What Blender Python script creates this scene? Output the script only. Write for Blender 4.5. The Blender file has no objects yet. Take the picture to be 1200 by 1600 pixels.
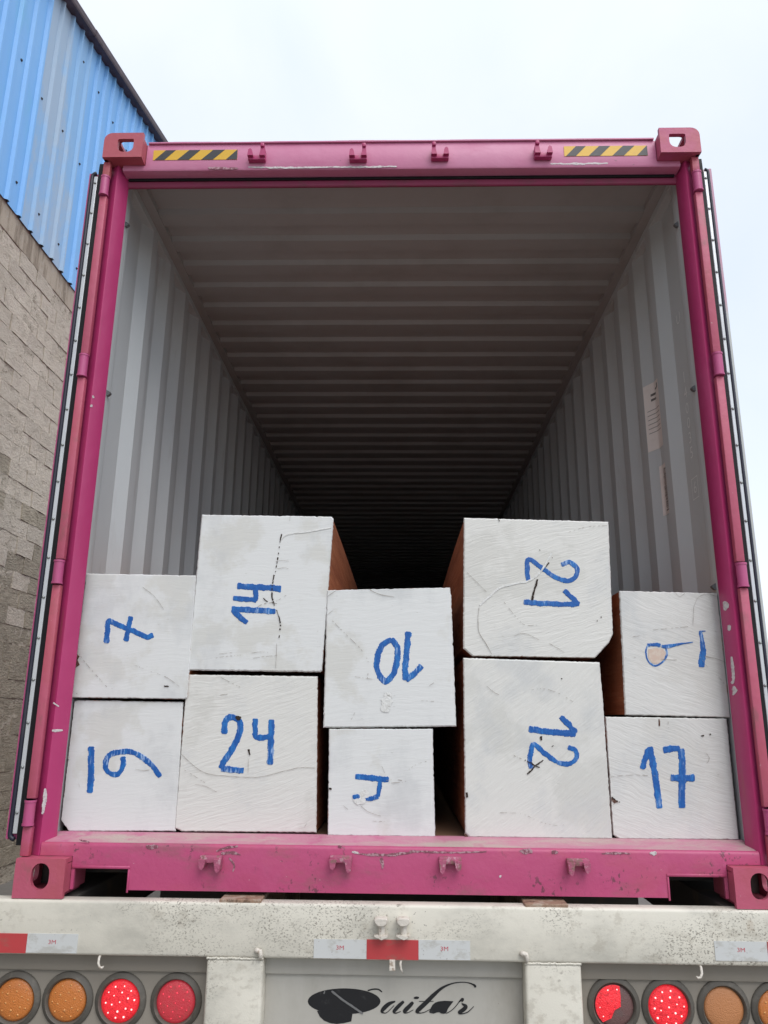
import bpy, bmesh, math, random
from mathutils import Vector, Matrix, noise as mnoise

# ------------------------------------------------------------------ camera
S = bpy.context.scene
COL = S.collection
rng = random.Random(7)
F_PX, PITCH, YAW, ROLL = 1200.0, .2619, -.0251, .009
CAM = Vector((0.018, -2.641, 0.564))
_f = Vector((math.sin(YAW)*math.cos(PITCH), math.cos(YAW)*math.cos(PITCH), math.sin(PITCH)))
_r = Vector((math.cos(YAW), -math.sin(YAW), 0)); _u = _r.cross(_f)
_R = _r*math.cos(ROLL)+_u*math.sin(ROLL); _U = _u*math.cos(ROLL)-_r*math.sin(ROLL)
cd = bpy.data.cameras.new('camera'); cam = bpy.data.objects.new('camera', cd); COL.objects.link(cam)
cd.sensor_fit = 'VERTICAL'; cd.sensor_height = 36; cd.lens = F_PX/1600*36
cd.clip_start = .05; cd.clip_end = 2000
M4 = Matrix((_R, _U, -_f)).transposed().to_4x4(); M4.translation = CAM
cam.matrix_world = M4
S.camera = cam

def at(px, py, ax, v):
    """the point of the plane coordinate[ax] = v seen at a pixel of the 1200x1600 photograph"""
    d = _f*F_PX + _R*(px-600) + _U*(800-py)
    return CAM + d*((v-CAM[ax])/d[ax])

# ------------------------------------------------------------------ sky, sun, exposure
SUN_EL, SUN_AZ = math.radians(50), math.radians(153)     # sun behind the cloud, behind the viewer
W = bpy.data.worlds.new('World'); S.world = W; W.use_nodes = True
nt = W.node_tree; nt.nodes.clear()
def wn(t, **k):
    n = nt.nodes.new(t)
    for a, b in k.items(): setattr(n, a, b)
    return n
out = wn('ShaderNodeOutputWorld'); add = wn('ShaderNodeAddShader')
sky = wn('ShaderNodeTexSky', sky_type='NISHITA', sun_disc=False, sun_elevation=SUN_EL, sun_rotation=SUN_AZ)
bg1 = wn('ShaderNodeBackground'); bg1.inputs['Strength'].default_value = .05
nt.links.new(sky.outputs[0], bg1.inputs['Color'])
tc = wn('ShaderNodeTexCoord'); sep = wn('ShaderNodeSeparateXYZ'); nt.links.new(tc.outputs['Generated'], sep.inputs[0])
cl = wn('ShaderNodeMath', operation='MAXIMUM'); nt.links.new(sep.outputs['Z'], cl.inputs[0]); cl.inputs[1].default_value = 0
pw = wn('ShaderNodeMath', operation='POWER'); nt.links.new(cl.outputs[0], pw.inputs[0]); pw.inputs[1].default_value = 5
mr = wn('ShaderNodeMapRange'); nt.links.new(pw.outputs[0], mr.inputs['Value'])
for i, v in ((1, 0), (2, 1), (3, .83), (4, 1.35)): mr.inputs[i].default_value = v
nz = wn('ShaderNodeTexNoise'); nt.links.new(tc.outputs['Generated'], nz.inputs['Vector'])
nz.inputs['Scale'].default_value = 3.2; nz.inputs['Detail'].default_value = 5; nz.inputs['Distortion'].default_value = .4
cr = wn('ShaderNodeValToRGB'); nt.links.new(nz.outputs['Fac'], cr.inputs[0])
cr.color_ramp.elements[0].position = .3; cr.color_ramp.elements[0].color = (.80, .865, .955, 1)
cr.color_ramp.elements[1].position = .7; cr.color_ramp.elements[1].color = (.93, .96, 1.0, 1)
bg2 = wn('ShaderNodeBackground'); nt.links.new(cr.outputs[0], bg2.inputs['Color']); nt.links.new(mr.outputs[0], bg2.inputs['Strength'])
nt.links.new(bg1.outputs[0], add.inputs[0]); nt.links.new(bg2.outputs[0], add.inputs[1]); nt.links.new(add.outputs[0], out.inputs[0])

sl = bpy.data.lights.new('sun', 'SUN'); sun = bpy.data.objects.new('sun', sl); COL.objects.link(sun)
sl.energy = 1.5; sl.angle = math.radians(38); sl.color = (1, .97, .93)
sd = Vector((math.sin(SUN_AZ)*math.cos(SUN_EL), math.cos(SUN_AZ)*math.cos(SUN_EL), math.sin(SUN_EL)))
sun.rotation_euler = sd.to_track_quat('Z', 'Y').to_euler()
S.view_settings.view_transform = 'Standard'; S.view_settings.look = 'None'
S.view_settings.exposure = 0.12; S.view_settings.gamma = 1; S.view_settings.use_curve_mapping = False
S.render.engine = 'CYCLES'; S.cycles.use_denoising = True
S.cycles.max_bounces = 8; S.cycles.diffuse_bounces = 3; S.cycles.glossy_bounces = 3

# ------------------------------------------------------------------ materials
def mat(name, base, rough=.55, layers=(), bump=(), metal=0., coat=0., emit=None, spec=.5, vary=0.):
    """layers: (colour, scale xyz, lo, hi, strength[, detail]) noise-masked colour over the base;
       bump: (scale xyz, distance[, detail]) height noise"""
    m = bpy.data.materials.new(name); m.use_nodes = True
    t = m.node_tree; N = t.nodes; L = t.links; b = N['Principled BSDF']
    b.inputs['Roughness'].default_value = rough; b.inputs['Metallic'].default_value = metal
    b.inputs['Coat Weight'].default_value = coat; b.inputs['Coat Roughness'].default_value = .25
    b.inputs['Specular IOR Level'].default_value = spec
    c = N.new('ShaderNodeTexCoord'); oi = N.new('ShaderNodeObjectInfo')
    va = N.new('ShaderNodeVectorMath'); va.operation = 'SCALE'; va.inputs[0].default_value = (37.1, 53.7, 91.3); L.new(oi.outputs['Random'], va.inputs['Scale'])
    vv = N.new('ShaderNodeVectorMath'); vv.operation = 'ADD'; L.new(c.outputs['Object'], vv.inputs[0]); L.new(va.outputs[0], vv.inputs[1])
    def noise(scale, detail=6, rough_=.6, seed=0):
        mp = N.new('ShaderNodeMapping'); mp.inputs['Scale'].default_value = scale if hasattr(scale, '__len__') else (scale,)*3
        mp.inputs['Location'].default_value = (seed*3.7, seed*1.3, seed*2.1)
        L.new(vv.outputs[0], mp.inputs[0]); n = N.new('ShaderNodeTexNoise'); L.new(mp.outputs[0], n.inputs['Vector'])
        n.inputs['Scale'].default_value = 1; n.inputs['Detail'].default_value = detail; n.inputs['Roughness'].default_value = rough_
        return n.outputs['Fac']
    rgb = N.new('ShaderNodeRGB'); rgb.outputs[0].default_value = (*base, 1); cur = rgb.outputs[0]
    if vary:
        hs = N.new('ShaderNodeHueSaturation'); r2 = N.new('ShaderNodeMapRange'); L.new(oi.outputs['Random'], r2.inputs['Value'])
        r2.inputs[3].default_value = 1-vary; r2.inputs[4].default_value = 1+vary
        L.new(r2.outputs[0], hs.inputs['Value']); L.new(cur, hs.inputs['Color']); cur = hs.outputs[0]
    for i, ly in enumerate(layers):
        col, sc, lo, hi, st = ly[:5]
        r = N.new('ShaderNodeMapRange'); r.interpolation_type = 'SMOOTHSTEP'
        L.new(noise(sc, ly[5] if len(ly) > 5 else 6, .65, i+1), r.inputs['Value'])
        for k, v in ((1, lo), (2, hi), (3, 0), (4, st)): r.inputs[k].default_value = v
        f = r.outputs[0]
        if len(ly) > 6:                      # second, larger mask: the marks come in patches
            r2 = N.new('ShaderNodeMapRange'); L.new(noise(ly[6], 3, .5, i+11), r2.inputs['Value'])
            r2.inputs[1].default_value = .48; r2.inputs[2].default_value = .6
            mm = N.new('ShaderNodeMath'); mm.operation = 'MULTIPLY'; L.new(f, mm.inputs[0]); L.new(r2.outputs[0], mm.inputs[1]); f = mm.outputs[0]
        mx = N.new('ShaderNodeMix'); mx.data_type = 'RGBA'; L.new(f, mx.inputs['Factor']); L.new(cur, mx.inputs['A'])
        mx.inputs['B'].default_value = (*col, 1); cur = mx.outputs['Result']
    L.new(cur, b.inputs['Base Color'])
    prev = None
    for i, bp in enumerate(bump):
        bn = N.new('ShaderNodeBump'); bn.inputs['Distance'].default_value = bp[1]; bn.inputs['Strength'].default_value = 1
        L.new(noise(bp[0], bp[2] if len(bp) > 2 else 5, .6, i+21), bn.inputs['Height'])
        if prev: L.new(prev, bn.inputs['Normal'])
        prev = bn.outputs[0]
    if prev: L.new(prev, b.inputs['Normal'])
    if emit:
        b.inputs['Emission Color'].default_value = (*emit[0], 1); b.inputs['Emission Strength'].default_value = emit[1]
    return m

def srgb(r, g, b):
    return tuple(((v/255+.055)/1.055)**2.4 if v > 10 else v/255/12.92 for v in (r, g, b))

PINK, FADE, RED, DIRT = (.47, .075, .21), (.55, .20, .34), (.44, .088, .115), (.16, .11, .085)
MT = {}
MT['pink'] = mat('magenta_paint', PINK, .42, [(FADE, 1.6, .45, .75, .35), (RED, (2, 2, 3), .5, .8, .45), (DIRT, (9, 9, 3), .58, .8, .35), (DIRT, 60, .66, .74, .5)],
                 [(18, .0015, 3), (260, .0002, 2)])
MT['pink_header'] = mat('sky_lit_magenta_paint', (.58, .185, .325), .42, [((.62, .26, .40), 1.3, .45, .75, .6), (PINK, (3, 3, 8), .5, .75, .5), (DIRT, (30, 30, 50), .66, .74, .6)], [(18, .0015, 3)])  # paler magenta: sky reflection on the header put into its colour
MT['lip'] = mat('dark_magenta_paint', (.26, .028, .085), .5, [((.12, .05, .05), (6, 6, 12), .45, .7, .6), (DIRT, 40, .6, .7, .5)])  # darker magenta for the lip below the header, with brown blotches
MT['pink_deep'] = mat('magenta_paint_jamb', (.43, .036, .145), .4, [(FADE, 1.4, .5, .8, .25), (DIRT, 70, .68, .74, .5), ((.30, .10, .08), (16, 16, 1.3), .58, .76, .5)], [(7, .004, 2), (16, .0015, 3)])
MT['pink_sill'] = mat('scuffed_magenta_paint', (.45, .062, .165), .45, [(RED, (3, 3, 5), .45, .75, .6), (FADE, (5, 5, 3), .55, .8, .25), (DIRT, (4, 14, 9), .52, .75, .55),
                 ((.07, .035, .04), (60, 60, 45), .60, .64, .7, 4, (5, 5, 9)), ((.62, .5, .5), (50, 50, 90), .70, .73, .7)], [(14, .003, 3), (220, .0003, 2)])
MT['sill_top'] = mat('worn_sill_paint', (.50, .20, .28), .6, [((.45, .38, .33), (3, 9, 9), .42, .65, .85), (PINK, (8, 8, 8), .55, .7, .6), ((.10, .07, .06), 60, .68, .73, .8)], [(40, .002, 4)])
MT['red'] = mat('faded_red_paint', RED, .5, [(PINK, (3, 3, 2.5), .42, .66, .75), ((.46, .16, .13), 4, .5, .75, .5), (DIRT, (12, 12, 6), .6, .8, .5), ((.55, .45, .42), 55, .70, .74, .7)], [(30, .002, 4)])
MT['red_pink'] = mat('faded_pink_red_paint', (.48, .095, .16), .5, [(RED, (5, 5, 3), .45, .7, .8), (DIRT, (12, 12, 6), .55, .75, .6), ((.6, .5, .48), 45, .68, .73, .8)], [(30, .002, 4)])
MT['rust_pink'] = mat('rusty_keeper_paint', (.40, .09, .17), .65, [((.20, .13, .10), 30, .5, .62, .8), ((.55, .33, .38), 45, .55, .65, .7)], [(60, .004, 4)])
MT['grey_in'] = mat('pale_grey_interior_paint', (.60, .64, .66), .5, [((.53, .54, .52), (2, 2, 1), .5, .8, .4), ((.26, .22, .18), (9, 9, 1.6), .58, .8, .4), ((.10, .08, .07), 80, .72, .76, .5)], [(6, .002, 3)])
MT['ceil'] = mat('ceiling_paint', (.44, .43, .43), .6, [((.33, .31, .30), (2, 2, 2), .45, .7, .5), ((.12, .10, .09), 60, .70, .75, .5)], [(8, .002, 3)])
MT['rubber'] = mat('black_rubber', (.009, .009, .011), .55, [((.025, .025, .025), (20, 20, 4), .5, .75, .5)], [(80, .001)], spec=.25)
MT['navy'] = mat('dark_seal_rubber', (.016, .018, .035), .45, [((.05, .05, .06), (20, 20, 4), .55, .7, .5)])
MT['strip'] = mat('seal_retainer_metal', (.60, .62, .64), .35, [((.35, .36, .36), (14, 14, 3), .5, .75, .6)], metal=.3)
MT['rivet'] = mat('rivet_metal', (.34, .36, .36), .4, metal=.5)
MT['door_in'] = mat('door_inner_grey', (.50, .51, .50), .5, [(FADE, (3, 3, .7), .5, .6, .7)])
MT['yellow'] = mat('yellow_tape', (.72, .42, .025), .4, [((.5, .3, .05), 30, .55, .75, .4)])
MT['black'] = mat('black_tape', (.035, .035, .038), .45, [((.09, .09, .08), 30, .55, .75, .5)])
MT['white_end'] = None
MT['wood'] = mat('red_brown_timber', (.36, .13, .06), .7, [((.24, .075, .035), (14, 1.2, 14), .45, .65, .8), ((.50, .22, .11), (30, 2, 30), .55, .7, .6)], [((60, 3, 60), .004), (20, .003)])
MT['crack'] = mat('dark_crack', (.03, .018, .012), .9)
MT['chip'] = mat('bare_wood_chip', (.10, .045, .03), .8, [((.4, .3, .25), 90, .5, .6, .5)])
MT['bare'] = mat('pinkish_bare_wood', (.60, .46, .38), .7, [((.66, .58, .5), 60, .45, .6, .6)])
MT['bare_primer'] = mat('bare_grey_primer', (.60, .56, .56), .6, [((.40, .30, .33), 80, .5, .6, .7)])
MT['sill_scuff'] = mat('dark_rubbed_paint', (.22, .07, .10), .6, [((.48, .30, .34), 90, .48, .56, .8)])
MT['ridge'] = mat('thick_white_paint', (.70, .70, .68), .5, [((.5, .49, .45), 60, .55, .65, .5)], [(90, .003)])
MT['scratch'] = mat('thin_grey_scratch', (.33, .30, .265), .8)
MT['blue_num'] = mat('blue_brush_paint', (.003, .095, .37), .45, [((.012, .165, .50), (60, 60, 14), .48, .62, .85), ((.34, .48, .72), (110, 110, 20), .53, .62, .8, 3, (9, 9, 9)), ((.004, .06, .30), (26, 26, 26), .52, .72, .6)], [(120, .0015)])
MT['trailer'] = mat('dirty_white_trailer_paint', (.70, .665, .575), .5,
                    [((.47, .45, .39), (3, 3, 6), .42, .7, .8), ((.40, .36, .29), (30, 30, 40), .50, .64, .42, 5, (3, 3, 5)),
                     ((.16, .14, .11), (150, 150, 230), .565, .60, .75, 3, (2.6, 2.6, 4)), ((.15, .13, .105), (60, 60, 80), .66, .69, .7, 2, (2.2, 2.2, 4)), ((.30, .19, .10), (7, 7, 5), .64, .8, .6)], [(9, .0015, 2), (200, .0004)])
MT['panel'] = mat('grey_primer_panel', (.46, .44, .395), .55, [((.34, .315, .27), (3, 3, 1.5), .45, .7, .8), ((.52, .50, .46), (9, 9, 2), .55, .75, .5), ((.10, .08, .06), 90, .70, .74, .6)], [(10, .002, 3)])
MT['panel_dark'] = mat('shaded_lamp_panel', (.28, .25, .21), .6, [((.24, .21, .17), (3, 3, 1.5), .45, .7, .8), ((.28, .265, .24), (9, 9, 2), .55, .75, .5)], [(10, .002, 3)])  # darker than the centre panel: shade of the lamp panels put into the colour
MT['rail'] = mat('rusty_chassis_rail', (.30, .19, .13), .8, [((.42, .34, .27), 22, .5, .62, .8), ((.12, .07, .045), 34, .52, .64, .8)], [(60, .005)])
MT['chassis'] = mat('dark_chassis_steel', (.07, .065, .06), .7, [((.14, .10, .07), 9, .5, .7, .7)])
MT['tape_red'] = mat('red_reflective_tape', (.50, .055, .06), .4, [((.34, .11, .09), (14, 14, 30), .48, .66, .8), ((.16, .10, .09), 80, .66, .72, .5)])
MT['tape_white'] = mat('white_reflective_tape', (.60, .61, .60), .4, [((.44, .43, .39), (20, 20, 34), .5, .66, .7), ((.15, .13, .12), (90, 90, 110), .64, .68, .7)])
MT['print_red'] = mat('red_print', (.50, .06, .09), .5)
MT['hook'] = mat('cream_metal', (.66, .61, .54), .5, [((.32, .22, .15), 60, .55, .68, .7)], [(90, .003)])
MT['amber'] = mat('amber_lens', (.62, .20, .045), .28, [((.44, .15, .05), 18, .5, .75, .6)], [(300, .002, 1)], coat=.3)
MT['amber_pale'] = mat('dusty_amber_lens', (.52, .22, .09), .45, [((.42, .19, .09), 20, .5, .75, .5)], [(300, .002, 1)])
MT['amber_dot'] = mat('amber_led', (.72, .34, .11), .25, coat=.5)
MT['red_lit'] = mat('lit_red_lens', (.70, .03, .04), .3, [((.25, .01, .015), 110, .5, .6, .8)], [(280, .003, 1)], emit=((1, .02, .035), .40))
MT['red_dim'] = mat('dim_red_lens', (.46, .045, .06), .35, [((.24, .07, .06), 40, .5, .65, .6)], [(280, .002, 1)], emit=((1, .04, .07), .16))
MT['red_off'] = mat('unlit_red_lens', (.17, .09, .085), .4, [((.13, .10, .095), 20, .45, .65, .6)], [(280, .002, 1)])
MT['led_lit'] = mat('lit_led', (.9, .5, .5), .3, emit=((1, .42, .40), 1.6))
MT['led_dim'] = mat('dim_led', (.6, .05, .08), .3, emit=((1, .06, .10), .5))
MT['bezel'] = mat('lamp_grommet_rubber', (.11, .10, .085), .6, [((.19, .17, .145), 30, .5, .7, .6)])
MT['letter'] = mat('black_sign_paint', (.012, .012, .014), .4, [((.07, .07, .07), 30, .58, .75, .6)])
MT['scuff'] = mat('grey_scuff', (.17, .17, .17), .5)
MT['tyre'] = mat('tyre_rubber', (.02, .02, .02), .8); MT['rim'] = mat('wheel_rim', (.4, .4, .4), .5, metal=.4)
MT['floor_wood'] = mat('container_floor_plywood', (.15, .085, .05), .7, [((.08, .05, .03), (9, 1, 9), .45, .65, .7)])
MT['block_pale'] = mat('pale_block', (.57, .50, .405), .9, [((.44, .38, .30), (5, 5, 9), .46, .68, .8), ((.64, .58, .50), (14, 14, 20), .5, .7, .6), ((.22, .18, .14), (40, 40, 60), .64, .72, .5)], [((22, 22, 34), .022), (130, .010)], vary=.08)  # paler block tone, used more often in the higher courses
MT['block_grey'] = mat('rough_grey_block', (.43, .37, .28), .95, [((.30, .255, .19), (5, 5, 9), .46, .68, .8), ((.49, .43, .34), (16, 16, 30), .52, .7, .7), ((.15, .12, .085), (40, 40, 70), .62, .70, .6)], [((12, 12, 40), .034), (100, .016)], vary=.08)
MT['mortar'] = mat('smeared_mortar', (.48, .42, .335), .95, [((.20, .165, .12), (14, 14, 30), .52, .64, .8), ((.54, .47, .38), (9, 9, 16), .55, .7, .6)], [((20, 20, 50), .02), (110, .008)])
MT['concrete'] = mat('stained_concrete_beam', (.42, .355, .275), .9, [((.20, .155, .11), (7, 7, 1.2), .46, .62, .85), ((.44, .40, .34), 9, .52, .7, .5)], [(60, .006)])
MT['blue'] = mat('blue_sheet_paint', (.19, .46, .84), .5, [((.24, .50, .83), (1.2, 1.6, .5), .45, .7, .6), ((.16, .48, .70), (2, 2, .8), .55, .75, .5), ((.25, .25, .28), (60, 60, 30), .70, .74, .5)], [(5, .004, 3)], vary=.05)
MT['blue_fade'] = mat('faded_blue_sheet_paint', (.25, .47, .74), .6, [((.38, .48, .58), (.9, .9, .45), .44, .58, .8), ((.20, .50, .74), (2, 2, .6), .55, .75, .6)], [(5, .004, 3)])
MT['rake'] = mat('dark_brown_flashing', (.060, .036, .046), .6, [((.11, .075, .085), (3, 6, 3), .5, .7, .6), ((.035, .022, .025), (5, 3, 5), .5, .7, .6)], [(20, .004)])
MT['screw'] = mat('rusty_screw', (.035, .03, .032), .6)
MT['roof'] = mat('roof_sheet', (.30, .31, .33), .5)
MT['ground'] = mat('dusty_concrete_yard', (.19, .178, .158), .9, [((.135, .125, .11), .35, .4, .65, .8), ((.27, .245, .21), 1.5, .5, .7, .5), ((.14, .12, .10), 5, .6, .72, .6)], [(3, .02), (40, .006)])
MT['leaf'] = mat('weed_leaf', (.06, .14, .03), .6, [((.10, .18, .05), 20, .45, .65, .6)])
MT['label_paper'] = mat('white_label_paper', (.86, .80, .77), .6, [((.76, .70, .66), 20, .5, .7, .5)])
MT['ink'] = mat('black_ink', (.16, .15, .15), .7)
MT['ghost'] = mat('pale_raised_lettering', (.83, .86, .86), .5)
MT['lash'] = mat('lashing_ring_steel', (.2, .21, .22), .5, metal=.3)

def end_paint(name, base, patch, ang, patch_lo, disp):
    """white brush paint over sawn end grain: fibrous ridges, translucent warm patches, pin holes"""
    m = mat(name, base, .48, [(patch, (3.2, 3.2, 3.6), patch_lo, patch_lo+.09, .58), ((.545, .555, .555), (4, 4, 3), .48, .68, .65),
                              ((.40, .38, .34), (42, 42, 130), .67, .72, .45, 3, (6, 6, 6)), ((.07, .05, .04), (60, 60, 60), .755, .77, .9)], spec=.4)
    t = m.node_tree; N = t.nodes; L = t.links; b = N['Principled BSDF']
    c = N.new('ShaderNodeTexCoord'); oi = N.new('ShaderNodeObjectInfo')
    rot = N.new('ShaderNodeMapping'); rot.inputs['Rotation'].default_value = (0, ang, 0); L.new(c.outputs['Object'], rot.inputs[0])
    wob = N.new('ShaderNodeTexNoise'); wob.inputs['Scale'].default_value = 3.5; wob.inputs['Detail'].default_value = 3; L.new(rot.outputs[0], wob.inputs['Vector'])
    sc = N.new('ShaderNodeVectorMath'); sc.operation = 'SCALE'; sc.inputs['Scale'].default_value = .09; L.new(wob.outputs['Color'], sc.inputs[0])
    ad = N.new('ShaderNodeVectorMath'); ad.operation = 'ADD'; L.new(rot.outputs[0], ad.inputs[0]); L.new(sc.outputs[0], ad.inputs[1])
    prev = None
    for scl, dist, det in (((9, 9, 80), disp, 4), ((30, 30, 240), disp*.45, 3), ((5, 5, 5), disp*1.6, 2)):
        mp = N.new('ShaderNodeMapping'); mp.inputs['Scale'].default_value = scl; L.new(ad.outputs[0], mp.inputs[0])
        n = N.new('ShaderNodeTexNoise'); n.inputs['Scale'].default_value = 1; n.inputs['Detail'].default_value = det; L.new(mp.outputs[0], n.inputs['Vector'])
        bn = N.new('ShaderNodeBump'); bn.inputs['Distance'].default_value = dist; L.new(n.outputs['Fac'], bn.inputs['Height'])
        if prev: L.new(prev, bn.inputs['Normal'])
        prev = bn.outputs[0]
    L.new(prev, b.inputs['Normal'])
    return m
COOL, WARM = (.705, .71, .70), (.69, .68, .645)
ENDS = [end_paint('white_end_paint_smooth', COOL, (.59, .578, .53), .1, .53, .0007),
        end_paint('white_end_paint_fibrous', WARM, (.585, .575, .535), .30, .50, .0017),
        end_paint('white_end_paint_ringed', WARM, (.575, .57, .535), .75, .45, .0014),
        end_paint('white_end_paint_sawn', (.66, .65, .625), (.60, .585, .55), -.35, .50, .0016)]

# ------------------------------------------------------------------ object helpers
def thing(name, label, cat, loc=(0, 0, 0), group=None):
    o = bpy.data.objects.new(name, None); COL.objects.link(o); o.location = loc; o.empty_display_size = .2
    o['label'] = label; o['category'] = cat
    if group: o['group'] = group
    return o
def wloc(o):
    v = Vector((0, 0, 0))
    while o: v += o.location; o = o.parent
    return v
def finish(name, bm, m, parent=None, smooth=None, loc=None):
    """mesh in world coordinates -> object under parent (no rotations are used on things)"""
    base = wloc(parent)
    if loc is not None: base = Vector(loc)
    bmesh.ops.recalc_face_normals(bm, faces=bm.faces[:])
    me = bpy.data.meshes.new(name)
    bm.transform(Matrix.Translation(-base)); bm.to_mesh(me); bm.free()
    for mm in (m if isinstance(m, (list, tuple)) else [m]): me.materials.append(mm)
    if smooth is not None:
        me.shade_smooth() if smooth >= 180 else me.set_sharp_from_angle(angle=math.radians(smooth))
        if smooth < 180:
            for p in me.polygons: p.use_smooth = True
    o = bpy.data.objects.new(name, me); COL.objects.link(o); o.parent = parent
    o.location = base - wloc(parent)
    return o
def copyto(o, loc, parent=None):
    c = o.copy(); COL.objects.link(c); c.parent = parent if parent else o.parent
    c.location = Vector(loc) - wloc(c.parent); return c
def box(bm, x0, x1, y0, y1, z0, z1, bev=0, seg=2, mi=0):
    x0, x1 = min(x0, x1), max(x0, x1); y0, y1 = min(y0, y1), max(y0, y1); z0, z1 = min(z0, z1), max(z0, z1)
    v = [bm.verts.new((x, y, z)) for x in (x0, x1) for y in (y0, y1) for z in (z0, z1)]
    fs = [bm.faces.new([v[i] for i in q]) for q in ((0, 1, 3, 2), (4, 6, 7, 5), (0, 4, 5, 1), (2, 3, 7, 6), (0, 2, 6, 4), (1, 5, 7, 3))]
    for f in fs: f.material_index = mi
    if bev:
        es = list({e for f in fs for e in f.edges})
        bmesh.ops.bevel(bm, geom=es, offset=bev, segments=seg, affect='EDGES', profile=.5)
    return fs
def extrude(bm, prof, mapf, a, b, cap=(True, True), closed=True, mi=0):
    """prof = list of 2D points, mapf(p, t) -> world point"""
    A = [bm.verts.new(mapf(p, a)) for p in prof]; B = [bm.verts.new(mapf(p, b)) for p in prof]
    n = len(prof); fs = []
    for i in range(n if closed else n-1):
        j = (i+1) % n; fs.append(bm.faces.new((A[i], A[j], B[j], B[i])))
    if closed and cap[0]: fs.append(bm.faces.new(A[::-1]))
    if closed and cap[1]: fs.append(bm.faces.new(B))
    for f in fs: f.material_index = mi
    return fs
def cyl(bm, p, q, r, r2=None, n=12, cap=True):
    p, q = Vector(p), Vector(q); d = (q-p).normalized(); a = d.orthogonal().normalized(); b = d.cross(a); r2 = r if r2 is None else r2
    A = [bm.verts.new(p+(a*math.cos(t)+b*math.sin(t))*r) for t in [2*math.pi*i/n for i in range(n)]]
    B = [bm.verts.new(q+(a*math.cos(t)+b*math.sin(t))*r2) for t in [2*math.pi*i/n for i in range(n)]]
    for i in range(n): bm.faces.new((A[i], A[(i+1) % n], B[(i+1) % n], B[i]))
    if cap: bm.faces.new(A[::-1]); bm.faces.new(B)
def tube(bm, pts, r, n=8):
    pts = [Vector(p) for p in pts]; rings = []
    for i, p in enumerate(pts):
        d = (pts[min(i+1, len(pts)-1)]-pts[max(i-1, 0)]).normalized()
        ref = Vector((0, 1, 0)) if abs(d.y) < .9 else Vector((1, 0, 0))
        a = d.cross(ref).normalized(); b = d.cross(a)
        rr = r[i] if hasattr(r, '__len__') else r
        rings.append([bm.verts.new(p+(a*math.cos(2*math.pi*k/n)+b*math.sin(2*math.pi*k/n))*rr) for k in range(n)])
    for A, B in zip(rings, rings[1:]):
        for k in range(n): bm.faces.new((A[k], A[(k+1) % n], B[(k+1) % n], B[k]))
    bm.faces.new(rings[0][::-1]); bm.faces.new(rings[-1])
def lathe(bm, c, prof, n=32, axis=1):
    """revolve (radius, depth) about the y axis through c"""
    rings = []
    for r, d in prof:
        if r < 1e-6: rings.append([bm.verts.new((c[0], c[1]+d, c[2]))])
        else: rings.append([bm.verts.new((c[0]+r*math.cos(2*math.pi*k/n), c[1]+d, c[2]+r*math.sin(2*math.pi*k/n))) for k in range(n)])
    for A, B in zip(rings, rings[1:]):
        for k in range(n):
            j = (k+1) % n
            if len(A) == 1: bm.faces.new((A[0], B[j], B[k]))
            elif len(B) == 1: bm.faces.new((A[k], A[j], B[0]))
            else: bm.faces.new((A[k], A[j], B[j], B[k]))
def rounded(x0, x1, y0, y1, rads, n=5):
    """polygon of a rectangle with four corner radii: (x0,y0),(x1,y0),(x1,y1),(x0,y1)"""
    P = []
    for (cx, cy, sx, sy, a0), r in zip(((x0, y0, 1, 1, 180), (x1, y0, -1, 1, 270), (x1, y1, -1, -1, 0), (x0, y1, 1, -1, 90)), rads):
        if r <= 0: P.append((cx, cy)); continue
        for i in range(n+1):
            t = math.radians(a0+90*i/n); P.append((cx+sx*r+r*math.cos(t), cy+sy*r+r*math.sin(t)))
    return P
def ring_plate(bm, outer, inner, mapf, d0, d1, N=48):
    """a plate with a hole: both loops are sampled by angle about the hole's middle"""
    cx = sum(p[0] for p in inner)/len(inner); cy = sum(p[1] for p in inner)/len(inner)
    def hit(poly, a):
        dx, dy = math.cos(a), math.sin(a); best = None
        for (ax, ay), (bx, by) in zip(poly, poly[1:]+poly[:1]):
            ex, ey = bx-ax, by-ay; den = dx*ey-dy*ex
            if abs(den) < 1e-12: continue
            t = ((ax-cx)*ey-(ay-cy)*ex)/den; s = ((ax-cx)*dy-(ay-cy)*dx)/den
            if t > 0 and -1e-6 <= s <= 1+1e-6 and (best is None or t > best): best = t
        return (cx+dx*best, cy+dy*best)
    angs = sorted({round(2*math.pi*i/N, 5) for i in range(N)} | {round(math.atan2(p[1]-cy, p[0]-cx) % (2*math.pi), 5) for p in outer})
    O = [hit(outer, a) for a in angs]; I = [hit(inner, a) for a in angs]; n = len(angs)
    V = [[bm.verts.new(mapf(p, d)) for p in lp] for d in (d0, d1) for lp in (O, I)]
    for i in range(n):
        j = (i+1) % n
        bm.faces.new((V[0][i], V[0][j], V[1][j], V[1][i])); bm.faces.new((V[2][j], V[2][i], V[3][i], V[3][j]))
        bm.faces.new((V[0][j], V[0][i], V[2][i], V[2][j])); bm.faces.new((V[1][i], V[1][j], V[3][j], V[3][i]))
def smooth_path(pts, step):
    """Catmull-Rom through (x, y, w) points, resampled"""
    P = [Vector(p) for p in pts]; P = [P[0]*2-P[1]]+P+[P[-1]*2-P[-2]]; outp = []
    for i in range(1, len(P)-2):
        a, b, c, d = P[i-1:i+3]; n = max(2, int((c.xy-b.xy).length/step))
        for k in range(n):
            t = k/n
            outp.append(.5*((2*b)+(-a+c)*t+(2*a-5*b+4*c-d)*t*t+(-a+3*b-3*c+d)*t**3))
    outp.append(P[-2]); return outp
def at_plane(px, py, p0, nrm):
    d = _f*F_PX + _R*(px-600) + _U*(800-py)
    return CAM + d*((Vector(p0)-CAM).dot(nrm)/d.dot(nrm))
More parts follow.
